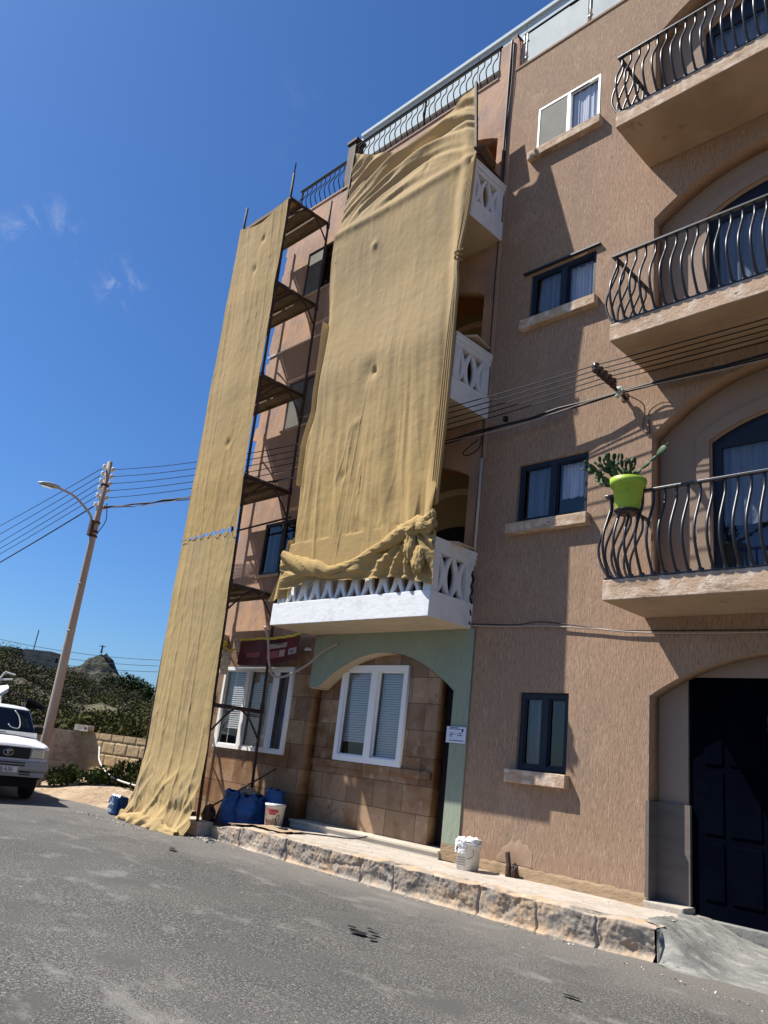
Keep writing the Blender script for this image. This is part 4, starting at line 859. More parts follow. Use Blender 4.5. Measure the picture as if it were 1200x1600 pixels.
# loose stone block, rubble, stake
m = MB(); m.box(-10.80, -10.44, -1.18, -.92, .0, .20, .02)
for i, v in enumerate(m.v): m.v[i] = tuple(Vector(v)+Vector((N3(v[0]*9, v[1]*9, v[2]*9), N3(v[1]*9, v[2]*9, 3), N3(v[2]*9, v[0]*9, 5)))*.02)
O('stone_block', m, M('sandy_block', (.55, .44, .33), .9, [((9, 9, 9), (.42, .32, .23), .45, .65, 6)], [((14, 14, 14), .7, .012, 5)]), label='loose squared limestone block at the foot of the scaffold cloth', cat='stone block')
m = MB(); random.seed(5)
for i in range(420):
    q = random.random()
    if q < .35: x, y, s = random.gauss(-10.15, .16), random.gauss(-1.22, .08), random.uniform(.008, .03)
    elif q < .8: x = random.uniform(-9.8, -2.2); y = lerp([(-9.6, -1.17), (-4, -1.2), (-2.2, -1.6)], x)-abs(random.gauss(0, .05)); s = random.uniform(.004, .014)
    else: x, y, s = random.uniform(-13, -10.9), random.gauss(-1.75, .12), random.uniform(.004, .018)
    b = len(m.v); c = Vector((x, y, s*.5)); 
    P = [c+Vector((random.uniform(-1, 1), random.uniform(-1, 1), random.uniform(-.7, .9)))*s*1.1 for _ in range(5)]
    m.add(P, [(0, 1, 2), (0, 2, 3), (0, 3, 4), (0, 4, 1), (1, 2, 3), (1, 3, 4)])
for i in range(700):
    x = random.uniform(-12, -1.4); y = random.uniform(-6.9, -1.3); s = random.uniform(.0015, .006); c = Vector((x, y, s*.4+.012))
    P = [c+Vector((random.uniform(-1, 1), random.uniform(-1, 1), random.uniform(-.5, .8)))*s for _ in range(4)]
    m.add(P, [(0, 1, 2), (0, 2, 3), (0, 3, 1), (1, 3, 2)])
O('rubble', m, rubble, label='scattered crumbs of plaster and grit along the kerb and road', cat='rubble', kind='stuff')
m = MB()
for i in range(130):
    x = random.uniform(-9.9, -4.0); y = random.uniform(-.95, -.08); s = random.uniform(.003, .014); c = Vector((x, y, pavz(x, y)+s*.4))
    P = [c+Vector((random.uniform(-1, 1), random.uniform(-1, 1), random.uniform(-.5, .8)))*s for _ in range(4)]
    m.add(P, [(0, 1, 2), (0, 2, 3), (0, 3, 1), (1, 3, 2)])
O('grit', m, rubble, label='fine plaster grit lying on the pavement', cat='grit', kind='stuff')
m = MB(); m.tube(bez([(-5.72, -.10, .27), (-5.73, -.09, .40), (-5.77, -.07, .52)], 5), [.035]*5+[.028]*5+[.03], 7); lumpy(-5.66, -.08, .32, .05, .03, .07, 3, .5, 3, mb=m)
O('splintered_stake', m, rust, label='short splintered dark stake leaning on the brown wall right of the bucket', cat='stake')
m = MB(); m.grid(20, 10, lambda u, v: (-10.1+u*1.3, -.95+v*.42, .285+.02*abs(N3(u*5, v*4, 2))+.01+pavz(-10.1+u*1.3, -.5)-.272)); O('cardboard_sheet', m, card, label='crumpled cardboard sheet on the pavement in front of the blue sacks', cat='cardboard')
m = MB(); m.tube(bez([(-9.3, -.66, .29), (-9.2, -.70, .30), (-9.1, -.62, .285), (-8.9, -.55, .285), (-8.6, -.30, .29), (-8.3, -.12, .30), (-8.0, -.14, .37)], 8), .009, 6); m.box(-9.16, -9.02, -.73, -.66, .277, .318, .008)
m.tube(bez([(-9.32, -.66, .285), (-9.34, -.66, .40), (-9.30, -.64, .46), (-9.27, -.66, .40)], 5), .006, 5); O('extension_lead', m, cablem, label='black extension lead with a socket end lying on the pavement before the porch step', cat='cable')
m = MB(); m.tube([(-11.1, -.6, .35), (-9.95, -.30, 1.05)], .014, 6); O('steel_rod', m, rust, label='thin rusty rod leaning diagonally behind the blue sacks', cat='rod')
m = MB(); m.box(-11.05, -10.72, -.45, -.43, .12, .62); m.box(-10.95, -10.7, -.62, -.60, .12, .5)
for i, v in enumerate(m.v): m.v[i] = (v[0], v[1]+(v[2]-.1)*.35, v[2])
O('rubbish_board', m, M('grey_board', (.12, .11, .10), .8), label='dark boards leaning at the inner foot of the scaffold', cat='board')
m = MB(); lumpy(-10.95, -.7, .25, .10, .1, .16, 6, .4, 2.4, mb=m); O('cement_bag', m, M('brown_bag', (.2, .10, .06), .8, [((9, 9, 9), (.05, .05, .05), .5, .55, 2)]), label='torn brown bag at the foot of the scaffold beside its cloth', cat='bag')
# fallen leaves / wet spots on the road
m = MB()
for (x, y, a, b_) in ((-5.05, -3.02, .085, .05), (-5.22, -2.93, .05, .03), (-4.98, -2.90, .05, .025), (-4.85, -3.05, .04, .03), (-5.12, -2.82, .04, .02), (-9.15, -2.33, .09, .035), (-9.35, -2.22, .07, .02), (-3.20, -2.8, .07, .02)):
    vs = [(x+math.cos(t*.4)*a*(1+.3*N3(t, x*9, 1)), y+math.sin(t*.4)*b_*(1+.3*N3(t, x*9, 4)), .017) for t in range(16)]; m.add(vs, [tuple(range(16))])
O('oil_stains', m, M('oil_stain', (.012, .012, .012), .5), kind='structure')
# fabric-like rubbish hung at the scaffold, maroon banner with print
BN = E('maroon_banner', 'maroon printed cardboard banner with a yellow top edge hung above the ground floor window', 'banner', (-11, -.3, 2.85))
def bn(u, v): return (-11.45+u*1.55, -.30+.03*math.sin(u*9)+.012*N3(u*7, v*4, 1)+.04*u, lerp([(0, 2.62), (.55, 2.61), (1, 2.72)], u)+v*(.40+.02*math.sin(u*5)))
m = MB(); m.grid(40, 12, bn); O('banner_sheet', m, maroon, BN)
m = MB(); m.tube([tuple(Vector(bn(i/24, 1))+Vector((0, -.01, .02+.008*math.sin(i*2)))) for i in range(25)], .03, 8, flat=.6); O('yellow_edge', m, yellow, BN)
def bnq(u0, u1, v0, v1, mat, nm):
    m = MB(); m.grid(8, 3, lambda u, v: tuple(Vector(bn(u0+(u1-u0)*u, v0+(v1-v0)*v))+Vector((0, -.008, 0)))); O(nm, m, mat, BN)
bnq(.12, .40, .30, .50, maroon2, 'print_panel'); bnq(.55, .80, .62, .82, pinkish, 'print_strip'); bnq(.53, .70, .22, .52, maroon2, 'print_panel'); bnq(.71, .79, .24, .52, pinkish, 'print_panel'); bnq(.84, .97, .26, .52, pinkish, 'print_panel'); bnq(.87, .93, .33, .45, ink, 'print_panel')
text('lettering', 'ROMESSO', .085, ink, BN, Vector((-10.42, -.305, 2.965))-BN.location, (math.pi/2, 0, 0))
m = MB(); m.tube(bez([(-10.05, -.85, 3.12), (-10.12, -.7, 2.95), (-10.2, -.55, 2.6), (-10.12, -.5, 2.42), (-9.95, -.4, 2.42), (-9.7, -.2, 2.62), (-9.5, -.08, 2.85), (-9.2, -.04, 2.98)], 8), .018, 8); O('cable_hose', m, cableb, label='beige hose looping down in front of the maroon banner and up to the green arch', cat='hose')
m = MB(); m.grid(14, 12, lambda u, v: (-11.95+.36*u-.16*(1-v), -.42+.10*u+.03*N3(u*4, v*4, 1)-.12*(1-v), 2.38+.42*v+.06*u)); O('paper_sheet', m, M('cream_paper', (.62, .55, .48), .8), label='cream paper sheet taped above the left part of the ground floor window', cat='sheet')
m = MB(); m.grid(12, 10, lambda u, v: (-11.62+.22*u, -.5+.05*N3(u*4, v*5, 1), 2.42+.30*v)); O('plastic_sheet', m, paper, label='white plastic scrap hanging by the yellow rag', cat='sheet')
m = MB(); m.tube(bez([(-11.60, -.48, 2.98), (-11.68, -.52, 2.85), (-11.72, -.5, 2.72), (-11.80, -.52, 2.56)], 6), [.03+.018*math.sin(i*1.3) for i in range(19)], 7); m.tube(bez([(-11.6, -.48, 2.9), (-11.5, -.48, 2.84), (-11.38, -.4, 2.86)], 5), .016, 6); O('yellow_rag', m, yellow, label='twisted yellow rag tied left of the maroon banner', cat='rag')
# notice on the green column
NT = E('notice', 'laminated white planning notice fixed to the green column at the porch', 'notice', (-6.69, -.03, 1.76))
m = MB(); m.box(-6.855, -6.535, -.045, -.037, 1.665, 1.865); O('notice_sheet', m, M('notice_paper', (.60, .62, .70), .5), NT)
m = MB()
for (xa, xb, z) in ((-6.81, -6.74, 1.835), (-6.73, -6.62, 1.835), (-6.80, -6.73, 1.785), (-6.80, -6.74, 1.765), (-6.80, -6.75, 1.745), (-6.71, -6.69, 1.775), (-6.66, -6.60, 1.785), (-6.67, -6.59, 1.76), (-6.8, -6.56, 1.695), (-6.80, -6.66, 1.852)): m.box(xa, xb, -.047, -.0451, z-.004, z+.004)
m.kind = 0
O('print_lines', m, inkblue, NT, kind='stuff'); m = MB(); m.box(-6.608, -6.575, -.048, -.0452, 1.82, 1.84); m.box(-6.60, -6.582, -.048, -.0452, 1.80, 1.8199); O('crest', m, ink, NT)

# ================================================================== WHITE PICKUP
HA = R(-9); P0 = (-14.25, -2.68, 0)
CAR = E('pickup_truck', 'white pickup truck facing the viewer at the road edge, only its front half in view', 'pickup truck', P0, rz=HA)
def loft(secs, mb, close=True):
    n = len(secs[0][1]); vs = [(x, y, z) for x, pr in secs for y, z in pr]; k = n if close else n-1
    mb.add(vs, [(i*n+j, i*n+(j+1) % n, (i+1)*n+(j+1) % n, (i+1)*n+j) for i in range(len(secs)-1) for j in range(k)], True)
    b = len(mb.v)-len(vs)
    for r_ in (list(range(b, b+n)), list(range(b+(len(secs)-1)*n, b+len(secs)*n))): mb.f.append(r_); mb.sm.append(False); mb.mi.append(mb.m)
def prof(hw, zb, zs, zt, crown):
    h = [(hw*.97, zb), (hw, (zb+zs)/2), (hw, zs-.06), (hw*.985, zs-.02), (hw*.93, zs+.015), (hw*.80, zt-.01), (hw*.4, zt+crown*.8), (0, zt+crown)]
    return h+[(-y, z) for y, z in h[::-1][1:]]
bm_ = MB()
loft([(0.0, prof(.735, .62, .88, .885, .01)), (-.03, prof(.745, .60, .905, .915, .015)), (-.30, prof(.75, .40, .935, .955, .02)), (-.9, prof(.755, .40, .97, 1.00, .02)), (-1.15, prof(.755, .36, .99, 1.02, .01)), (-2.75, prof(.755, .34, 1.0, 1.01, .0)), (-4.3, prof(.755, .36, 1.0, 1.0, 0))], bm_)
body = O('body', bm_, carw, CAR, local=True)
def cabp(hw, ht, zb, zt):
    h = [(hw, zb), (hw*.985, zb+.1), (ht+.03, zt-.08), (ht, zt-.03), (ht*.85, zt+.005), (ht*.4, zt+.022), (0, zt+.026)]
    return h+[(-y, z) for y, z in h[::-1][1:]]
cb = MB(); loft([(-1.06, cabp(.72, .715, 1.0, 1.02)), (-1.10, cabp(.72, .71, 1.0, 1.05)), (-1.60, cabp(.715, .60, 1.0, 1.50)), (-1.70, cabp(.715, .595, 1.0, 1.535)), (-2.5, cabp(.715, .595, 1.0, 1.54)), (-2.62, cabp(.715, .59, 1.0, 1.50)), (-2.68, cabp(.71, .60, 1.0, 1.02))], cb)
cab = O('cab', cb, carw, CAR, local=True)
cabg = glassmat('car_glass', (.22, .25, .27), .05); cabin = M('cabin_dark', (.02, .025, .035), .5)
def ws(u, v, off): # windscreen quad proud of cab loft
    t = .06+.86*v; x = -1.10-.5*t; z = 1.05+.45*t; hw = (.715+(.60-.715)*t)-.035
    return (x+off*.7, (-1+2*u)*hw*(1), z+off*.75+.015*(1-(2*u-1)**2))
m = MB(); m.grid(10, 6, lambda u, v: ws(u, v, .022)); O('windscreen', m, cabin, cab)
m = MB(); m.grid(10, 6, lambda u, v: ws(u, v, .034)); O('windscreen_glass', m, cabg, cab)
m = MB(); m.tube(bez([ws(.62, .25, .028), ws(.66, .12, .028), ws(.76, .10, .028), ws(.80, .3, .028), ws(.795, .65, .028), ws(.74, .9, .028)], 5), .016, 6); O('inner_pillar', m, bumperm, cab)
m = MB(); m.add([ws(.83, .2, .027), ws(.95, .18, .027), ws(.93, .6, .027), ws(.84, .75, .027)], [(0, 1, 2, 3)]); O('side_view', m, screenm, cab)
m = MB(); m.box(-1.25, -1.15, -.05, .0, 1.0, 1.02); O('dash', m, carblk, cab)
for s in (1, -1):
    vs = [(-1.28, .725*s, 1.04), (-1.66, .645*s, 1.44), (-2.02, .645*s, 1.455), (-2.02, .725*s, 1.04)]
    m = MB(); m.add([(x, y+.008*s, z) for x, y, z in vs], [(0, 1, 2, 3)]); O('door_window', m, cabin, cab)
    m = MB(); m.add([(-1.56, .735*s, .5), (-1.24, .762*s, .5), (-1.24, .762*s, .99), (-1.245, .762*s, .99)], [(0, 1, 2, 3)]); m = MB()
    m.box(-1.40, -1.33, .80*s-.09, .80*s+.09, 1.08, 1.22, .025); m.tube([(-1.33, .72*s, 1.06), (-1.36, .78*s, 1.10)], .02, 6); O('wing_mirror', m, carblk, CAR, local=True)
    m = MB(); m.box(-.02, .035, .52*s-.10 if s > 0 else .52*s-.14, .52*s+.14 if s > 0 else .52*s+.10, .70, .865, .02); m2 = O('headlight', m, chrome, CAR, local=True)
    m = MB(); m.box(.034, .045, .52*s-.075 if s > 0 else .52*s-.10, .52*s+.10 if s > 0 else .52*s+.075, .715, .85, .008); O('lens', m, lampglass, m2)
    m = MB(); m.box(-.10, .028, .665*s-.045, .665*s+.068, .70, .862, .012); O('indicator', m, M('indicator_lens', (.45, .36, .32), .3), CAR, local=True)
m = MB(); m.grid(8, 1, lambda u, v: (-1.30-.3*v, -.2+.25*u, 1.23+.20*v)); 
SE = MB()
for s in (-1, 1): SE.box(.012, .012, 0, 0, 0, 0)
m = MB(); m.box(-.005, .028, -.40, .40, .69, .87, .01); gr = O('grille', m, carblk, CAR, local=True)
m = MB(); m.box(-.01, .035, -.66, .66, .872, .892, .006); O('bonnet_lip', m, carw, CAR, local=True)
m = MB(); m.tube([(.034, .085*math.cos(t*.26), .78+.052*math.sin(t*.26)) for t in range(25)], .006, 5); m.tube([(.034, -.05, .80), (.034, 0, .812), (.034, .05, .80)], .006, 5); m.tube([(.034, -.012, .808), (.034, -.015, .745)], .006, 5); m.tube([(.034, .012, .808), (.034, .015, .745)], .006, 5); O('emblem', m, chrome, gr)
m = MB(); m.box(-.10, .10, -.755, .755, .50, .66, .03); m.box(-.55, .0, .70, .765, .50, .64, .015); m.box(-.55, .0, -.765, -.70, .50, .64, .015); m.box(-.05, .07, -.72, .72, .40, .49, .02); bp = O('bumper', m, bumperm, CAR, local=True)
m = MB(); 
for z in (.625, .585): m.box(.098, .104, -.33, .33, z-.011, z+.011)
for s in (1, -1):
    for z in (.475, .44): m.box(.068, .075, .36*s-.10, .36*s+.10, z-.010, z+.010)
O('bumper_slots', m, carblk, bp, kind='stuff')
m = MB(); m.box(.085, .108, -.26, .22, .465, .56, .004); np_ = O('number_plate', m, M('plate_white', (.62, .62, .60), .4), CAR, local=True)
t_ = text('lettering', 'BJ\u00b7636', .098, ink, np_, (.1095, .005, .512), (math.pi/2, 0, math.pi/2)); t_.scale = (1.0, 1, 1)
m = MB(); m.tube([(.11, -.2, .58), (.11, -.2, .62)], .006, 5); m.tube([(-1.9, .05, 1.56), (-1.78, .0, 1.68)], .012, 6); O('aerial', m, paper, CAR, local=True)
m = MB(); m.tube([(-1.12, -.35, 1.075), (-1.05, .1, 1.07), (-1.2, .12, 1.14)], .007, 5); O('wiper', m, carblk, CAR, local=True)
for x in (-.72, -3.3):
    for s in (1, -1):
        prf = [(.0, -.09), (.19, -.09), (.20, -.10), (.29, -.10), (.315, -.075), (.32, 0), (.315, .075), (.29, .10), (.20, .10), (.19, .09), (0, .09)]
        m = MB(); vs = [(x+r*math.cos(a*2*math.pi/30), .655*s+o_, .32+r*math.sin(a*2*math.pi/30)) for r, o_ in prf for a in range(30)]
        m.add(vs, [(i*30+k, i*30+(k+1) % 30, (i+1)*30+(k+1) % 30, (i+1)*30+k) for i in range(len(prf)-1) for k in range(30)], True)
        wh = O('wheel', m, rubber, CAR, local=True)
        m = MB(); vs = [(x+r*math.cos(a*2*math.pi/30), .655*s+o_*s, .32+r*math.sin(a*2*math.pi/30)) for r, o_ in ((.19, .095), (.17, .06), (.06, .07), (.0, .09)) for a in range(30)]
        m.add(vs, [(i*30+k, i*30+(k+1) % 30, (i+1)*30+(k+1) % 30, (i+1)*30+k) for i in range(3) for k in range(30)], True); O('rim', m, galv, wh)
m = MB(); m.box(-4.2, -.15, -.60, .60, .22, .42); O('underbody', m, darkroom, CAR, local=True)
# wheel arches
for s in (1, -1):
    m = MB(); m.tube([(-.72+.37*math.cos(t), .757*s, .34+.37*math.sin(t)) for t in [i*math.pi/12 for i in range(13)]], .012, 5); m.lathe([(0, 0)], 3); 
    m.add([(-.72, .758*s, .34)]+[(-.72+.37*math.cos(t), .758*s, .34+.37*math.sin(t)) for t in [i*math.pi/12 for i in range(13)]], [(0, i, i+1) for i in range(1, 13)]); O('wheel_arch', m, carblk, CAR, local=True)

CAR.scale = (1, .90, 1)
# ================================================================== STONE WALLS, BUSHES, HILL
def blockwall(name, a, b, z0, z1, th, mat, label, bw, bh, amp, cap=0):
    a = Vector(a); b = Vector(b); L = (b-a).length; d = (b-a).normalized(); n_ = Vector((d.y, -d.x, 0))
    def f(u, v):
        s = u*L; z = z0+(z1-z0)*v; row = int(z/bh); off = (row*.37 % 1)*bw
        fs = (s+off) % bw; fz = z % bh; e = min(fs, bw-fs, fz, bh-fz)
        k = min(1, e/.022)
        p = a+d*s+n_*(k*.022+amp*N3(s*4+row*3.3+int((s+off)/bw)*5.1, z*4, 1)+amp*.6*N3(s*11, z*11, 2))
        return (p.x, p.y, z+cap*N3(s*2.5, 5, 0)*(v > .97))
    m = MB(); m.grid(int(L*46), int((z1-z0)*52), f)
    q = [a-n_*th, b-n_*th]
    m.add([tuple(a)+(), (b.x, b.y, z0), (q[1].x, q[1].y, z0), (q[0].x, q[0].y, z0), (a.x, a.y, z1-.015), (b.x, b.y, z1-.015), (q[1].x, q[1].y, z1-.01), (q[0].x, q[0].y, z1-.01)], [(4, 5, 6, 7), (2, 3, 7, 6), (0, 3, 7, 4), (1, 2, 6, 5)])
    return O(name, m, mat, label=label, cat='wall')
blockwall('stone_wall', (-18.0, -4.6, -.1), (-17.98, .26, -.1), -.1, 1.20, .3, stoneg, 'rough grey rubble stone wall behind the lamp pole and pickup', .42, .265, .03, .05)
sw = blockwall('block_wall', (-17.97, .27, -.1), (-15.75, .80, -.1), -.1, 1.21, .25, stoney, 'yellow limestone block wall in sunlight between the lamp pole and scaffold', .40, .262, .006)
blockwall('garden_wall', (-17.0, 1.35, -.1), (-13.2, 1.9, -.1), -.1, 1.16, .25, stoney, 'lower brown wall return just behind the scaffold cloth', .42, .262, .008)
m = MB(); 
hb = plate('hollow_block', rect(-.22, .22, 0, .13), [rect(.11, .17, .035, .09)], -.09, .09); o = O('hollow_block', hb, stoneg, loc=(-17.83, .20, 1.21), rot=(0, 0, .3), label='grey hollow block lying on top of the wall corner', cat='block')
m = MB(); m.tube(bez([(-17.0, .25, .92), (-16.5, .1, .62), (-15.6, .0, .40), (-14.3, .0, .34), (-13.6, .05, .36)], 8), .018, 6); O('barrier_rope', m, rope, label='sagging pale rope strung from the block wall to a short post', cat='rope')
m = MB(); m.tube([(-14.25, 0, .12), (-14.2, 0, .36)], .012, 6); m.box(-14.32, -14.12, -.06, .06, .16, .19); O('rope_post', m, galv, label='short pale post holding the sagging rope beside the scaffold cloth', cat='post')

import numpy as np
rng = np.random.default_rng(4)
def leaves(name, centers, radii, counts, size, mat, par=None, label=None, cat=None, group=None, kind=None, loc=None, flat=.8, upright=0):
    V = []; 
    for (c, r, n) in zip(centers, radii, counts):
        d = rng.normal(size=(n, 3)); d /= np.linalg.norm(d, axis=1)[:, None]; rad = rng.random(n)**.4
        p = np.array(c)+d*rad[:, None]*np.array(r)
        keep = np.array([noise.noise(Vector(q)*(1.3/max(.35, r[0]))) for q in p]) > -.22
        p = p[keep]; k = len(p)
        a = rng.normal(size=(k, 3)); a[:, 2] = a[:, 2]*.7+upright; a /= np.linalg.norm(a, axis=1)[:, None]; b = np.cross(a, rng.normal(size=(k, 3))); b /= np.linalg.norm(b, axis=1)[:, None]
        s = size*(.6+.8*rng.random(k))[:, None]
        q = np.stack([p-a*s*.5, p+b*s*.28, p+a*s*.7, p-b*s*.28], 1); V.append(q.reshape(-1, 3))
    V = np.concatenate(V); n = len(V)//4; me = bpy.data.meshes.new(name)
    me.vertices.add(len(V)); me.vertices.foreach_set('co', V.astype('f').ravel()); me.loops.add(4*n); me.loops.foreach_set('vertex_index', np.arange(4*n, dtype='i'))
    me.polygons.add(n); me.polygons.foreach_set('loop_start', np.arange(0, 4*n, 4, dtype='i')); me.update(); me.validate()
    return O(name, me, mat, par, label=label, cat=cat, group=group, kind=kind, loc=loc)
def bushat(name, label, c, R_, H_, n, sz, mat, group=None, cat='bush', trunk=True):
    e = E(name, label, cat, c, group=group)
    cs = []; rs = []; ns = []
    for i in range(7):
        a = rng.random()*6.28; q = rng.random()*.55
        cs.append((c[0]+math.cos(a)*R_*q, c[1]+math.sin(a)*R_*q, c[2]+H_*(.35+.4*rng.random()))); rs.append((R_*(.35+.25*rng.random()),)*2+(H_*(.25+.2*rng.random()),)); ns.append(n//7)
    leaves('foliage', cs, rs, ns, sz, mat, e)
    if trunk:
        m = MB()
        for i in range(4): a = i*1.7; m.tube([(c[0], c[1], c[2]), (c[0]+math.cos(a)*R_*.2, c[1]+math.sin(a)*R_*.2, c[2]+H_*.3), (c[0]+math.cos(a)*R_*.45, c[1]+math.sin(a)*R_*.45, c[2]+H_*.65)], [R_*.06, R_*.045, R_*.02], 6)
        O('stem', m, woodd, e)
    return e
# roadside bushes before the walls
e = E('low_bush', 'low green bush with upright sprigs at the foot of the grey wall corner', 'bush', (-16.6, -.4, .1), group='bushes before the walls')
leaves('foliage', [(-16.75, -.45, .28), (-16.3, -.15, .25), (-16.1, .1, .3)], [(.45, .4, .28), (.45, .35, .22), (.4, .35, .3)], [1500, 1300, 1200], .07, leafg, e, upright=.5)
e = E('low_bush', 'taller dark green bush in front of the yellow block wall near the scaffold cloth', 'bush', (-15.2, .3, .1), group='bushes before the walls')
leaves('foliage', [(-15.6, .25, .38), (-15.1, .35, .42), (-14.7, .3, .36), (-14.2, .5, .4)], [(.45, .35, .36), (.45, .35, .4), (.4, .35, .34), (.4, .3, .4)], [1500, 1600, 1300, 1200], .08, leafd, e, upright=.9)
# hill terrain as polar sector seen from the road
def ridge(th):    # ridge elevation angle (tan) by screen column u
    return th
CX, CY = 0.0, -8.0
def colang(u): d = raydir(u, 1110+.117*u); return math.atan2(d.y, d.x)
A0, A1 = colang(620), colang(-420)
RTAB = [(-400, .060), (0, .050), (30, .046), (90, .038), (140, .028), (180, .024), (235, .012), (300, .01), (620, .01)]
def angcol(a):  # inverse by table
    return a
cols = [(-420+i*13, colang(-420+i*13)) for i in range(81)]
def hz(r, u):
    k = lerp(RTAB, u)
    H_ = 1.38+k*85
    rise = ss(19.5, 85, r)**.8
    z = H_*rise*(1-.75*ss(95, 230, r)) + (.5*N3(r*.12, u*.02, 1)+.22*N3(r*.4, u*.06, 2))*ss(22, 40, r)+.35*ss(20, 26, r)
    # terraces
    z += .35*math.sin(r*.55+u*.01)*ss(26, 40, r)*(1-ss(80, 100, r))
    return z-.1
rad = [18+i*.9 for i in range(90)]+[100+i*8 for i in range(40)]
m = MB(); W_ = len(cols)
vs = [(CX+r*math.cos(a), CY+r*math.sin(a), hz(r, u) if CY+r*math.sin(a) > 1.2 or u > 0 else hz(r, u)) for r in rad for u, a in cols]
m.add(vs, [(j*W_+i, j*W_+i+1, (j+1)*W_+i+1, (j+1)*W_+i) for j in range(len(rad)-1) for i in range(W_-1)], True)
O('hillside', m, hillm, kind='structure')
# distant rocky peak
def peak(u0, r0, h, wd, name):
    a = colang(u0); c = Vector((CX+r0*math.cos(a), CY+r0*math.sin(a), 0)); m = MB()
    def f(u, v):
        t = v; th = u*2*math.pi; rr = wd*t
        z = h*(1-t)**.92*(1 if t > .05 else .98)+h*.16*N3(math.cos(th)*3*t+2, math.sin(th)*3*t, 1)*(t > .05)*(1-t)+h*.09*N3(math.cos(th)*8*t, math.sin(th)*8*t, 4)*(t > .05)+h*.04*N3(math.cos(th)*20*t, math.sin(th)*20*t, 4)
        return (c.x+math.cos(th)*rr, c.y+math.sin(th)*rr, z-2)
    m.grid(64, 34, f); O(name, m, rockm, kind='structure'); return c
pk = peak(135, 520, 46, 56, 'rocky_peak')
ST = E('hilltop_statue', 'tiny dark statue with outstretched arms on the rocky hilltop', 'statue', (pk.x, pk.y, 44))
zt = 44.2; pd = Vector((-math.sin(colang(137)), math.cos(colang(137)), 0))
m = MB(); m.lathe([(1.1, 0), (1.0, 2.2), (.75, 2.4), (.9, 3.2), (.7, 5.6), (.95, 6.6), (.35, 7.2), (.45, 7.7), (.3, 8.2), (0, 8.3)], 10, (pk.x, pk.y, zt)); c = Vector((pk.x, pk.y, zt+6.7)); m.tube([c-pd*3.4, c+Vector((0, 0, .2)), c+pd*3.4], [.25, .5, .25], 6); O('figure', m, rockm, ST)
for o_ in ST.children: o_.location = (0, 0, 0); o_.data.transform(Matrix.Translation((-pk.x, -pk.y, -44.2))); o_.data.transform(Matrix.Scale(.62, 4))
ST.location = (pk.x, pk.y, 43.6)
# scrub on the hillside: one mass of shrubs nobody could count
cs = []; rs = []; ns = []
for i in range(900):
    u = rng.uniform(-60, 262); r = 19.5+75*rng.random()**.8; a = colang(u); x, y = CX+r*math.cos(a), CY+r*math.sin(a)
    if y < 2.0 and r < 60: continue
    s = (.35+.55*rng.random())*(1+.012*(r-20)); z = hz(r, u)
    cs.append((x, y, z+s*.35)); rs.append((s, s, s*(.35+.3*rng.random()))); ns.append(int(330-2.2*r+60))
leaves('hillside_scrub', cs[::2], rs[::2], ns[::2], .11, leafd, label='dense brown and green scrub covering the hillside behind the walls', cat='scrub', kind='stuff', upright=.3)
dry = M('dry_scrub', (.075, .058, .036), .9, [((.8, .8, .8), (.06, .055, .035), .4, .65, 4)])
leaves('dry_scrub', cs[1::2], rs[1::2], ns[1::2], .10, dry, label='dry brown brushwood mixed through the hillside scrub', cat='scrub', kind='stuff', upright=.5)
for (u, r, s, h, lab) in ((186, 72, 3.0, 3.1, 'broad dark round tree on the skyline right of the rocky peak'), (203, 74, 2.2, 2.4, 'small dark tree on the skyline between two others'), (222, 68, 2.2, 2.2, 'rightmost dark bushy tree on the skyline beside the cloth'), (163, 76, 1.5, 1.6, 'pale green shrub on the skyline at the foot of the rocky peak'), (112, 66, 3.0, 2.0, 'dark tree right of the lamp pole below the rocky peak'), (-4, 70, 2.4, 1.4, 'dark tree at the far left of the skyline')):
    a = colang(u); bushat('skyline_tree', lab, (CX+r*math.cos(a), CY+r*math.sin(a), hz(r, u)-.3), s, h*.85, 6500, .20, leafp if u != 163 else leafg, group='trees on the skyline', cat='tree')
for (u, r, s, h) in ((150, 24.5, 1.7, 1.8), (180, 25.5, 1.9, 2.0), (208, 24, 1.6, 1.9), (120, 27, 1.6, 1.5), (95, 30, 1.7, 1.6), (230, 29, 2.2, 2.4)):
    a = colang(u); bushat('olive_green_bush', {150: 'feathery green bush rising behind the hollow block', 180: 'large feathery green bush behind the middle of the block wall', 208: 'feathery bush right behind the end of the block wall', 120: 'low bush behind the lamp pole above the grey wall', 95: 'bush left of the lamp pole above the pickup mirror', 230: 'tall shrub half hidden by the scaffold cloth'}[u], (CX+r*math.cos(a), CY+r*math.sin(a), hz(r, u)-.2), s, h*.85, 7000, .11, leafd, group='green bushes behind the walls')
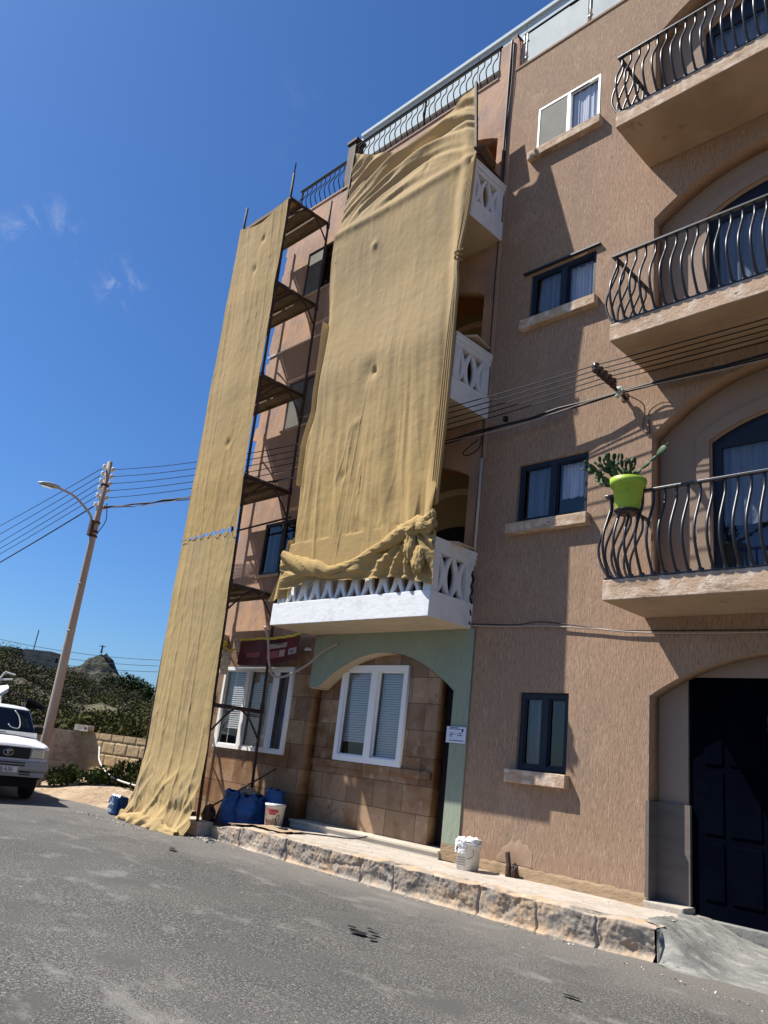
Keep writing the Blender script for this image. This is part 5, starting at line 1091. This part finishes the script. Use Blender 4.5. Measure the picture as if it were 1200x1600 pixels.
# ruined stone house on the ridge with two poles
a = colang(50); r = 66; hc = Vector((CX+r*math.cos(a), CY+r*math.sin(a), hz(74, 50)+.25))
HS = E('stone_house', 'small flat roofed stone house on the ridge with two antenna poles', 'house', tuple(hc), rz=a-.5)
m = MB(); m.box(-1.25, 1.25, -1.0, 1.1, -1, 1.0); O('wall', m, M('house_stone', (.30, .26, .19), .95, [((1.5, 1.5, 1.5), (.2, .17, .12), .45, .65, 5)]), HS, local=True)
m = MB(); m.box(-1.3, 1.3, -1.05, 1.15, 1.0, 1.07); O('roof', m, stoneg, HS, local=True)
m = MB(); m.box(-.3, .0, -1.03, -.99, .35, .7); O('window', m, darkroom, HS, local=True)
for (x, y, h) in ((-.9, .6, 3.0), (.9, -.9, 2.2)): m = MB(); m.tube([(x, y, 1.0), (x+.1, y, 1.1+h*.5)], .04, 5); O('antenna_pole', m, cablem, HS, local=True)
# far wires
for k in range(3):
    p = Vector((CX, CY, 1.38)); da, db = raydir(-30, 992+k*12), raydir(262, 1032+k*9)
    m = MB(); m.tube(sagw(p+da*(62/da.xy.length), p+db*(62/db.xy.length), .35), .022, 4); O('distant_wire', m, galv, label='faint distant wire across the sky above the hill, %s of three' % ['top', 'middle', 'bottom'][k], cat='wire', group='distant wires above the hill')
# dark shade sail and yard racks behind the pickup
a = colang(55); q = lambda u, v, r: Vector((CX, CY, 1.38))+raydir(u, v)*(r/raydir(u, v).xy.length)
m = MB(); P = [q(38, 1108, 30), q(44, 1090, 30), q(70, 1104, 30), q(38, 1104, 32)]; m.add([tuple(x) for x in P]+[tuple(x-Vector((0, 0, .08))) for x in P], [(0, 1, 2, 3), (4, 5, 6, 7), (0, 1, 5, 4), (1, 2, 6, 5), (2, 3, 7, 6), (3, 0, 4, 7)]); O('shade_sail', m, M('sail_black', (.012, .014, .03), .7), label='dark triangular shade sail in the scrub above the pickup cab', cat='shade sail')
m = MB()
for A_, B_ in (((-10, 1072), (8, 1050)), ((8, 1050), (24, 1055)), ((0, 1062), (20, 1062)), ((-10, 1085), (14, 1072))): m.tube([q(*A_, 34), q(*B_, 34)], .035, 5)
O('boat_rack', m, paper, label='white tubular frame at the left edge in the hillside yard', cat='frame')
m = MB(); P = [q(-20, 1074, 33.5), q(12, 1070, 33.5), q(14, 1075, 33), q(-20, 1095, 33)]; m.add([tuple(x) for x in P]+[tuple(x-Vector((0, 0, .15))) for x in P], [(0, 1, 2, 3), (4, 5, 6, 7), (0, 1, 5, 4), (1, 2, 6, 5), (2, 3, 7, 6), (3, 0, 4, 7)]); O('awning', m, paper, label='pale awning at the left edge above the pickup roof', cat='awning')
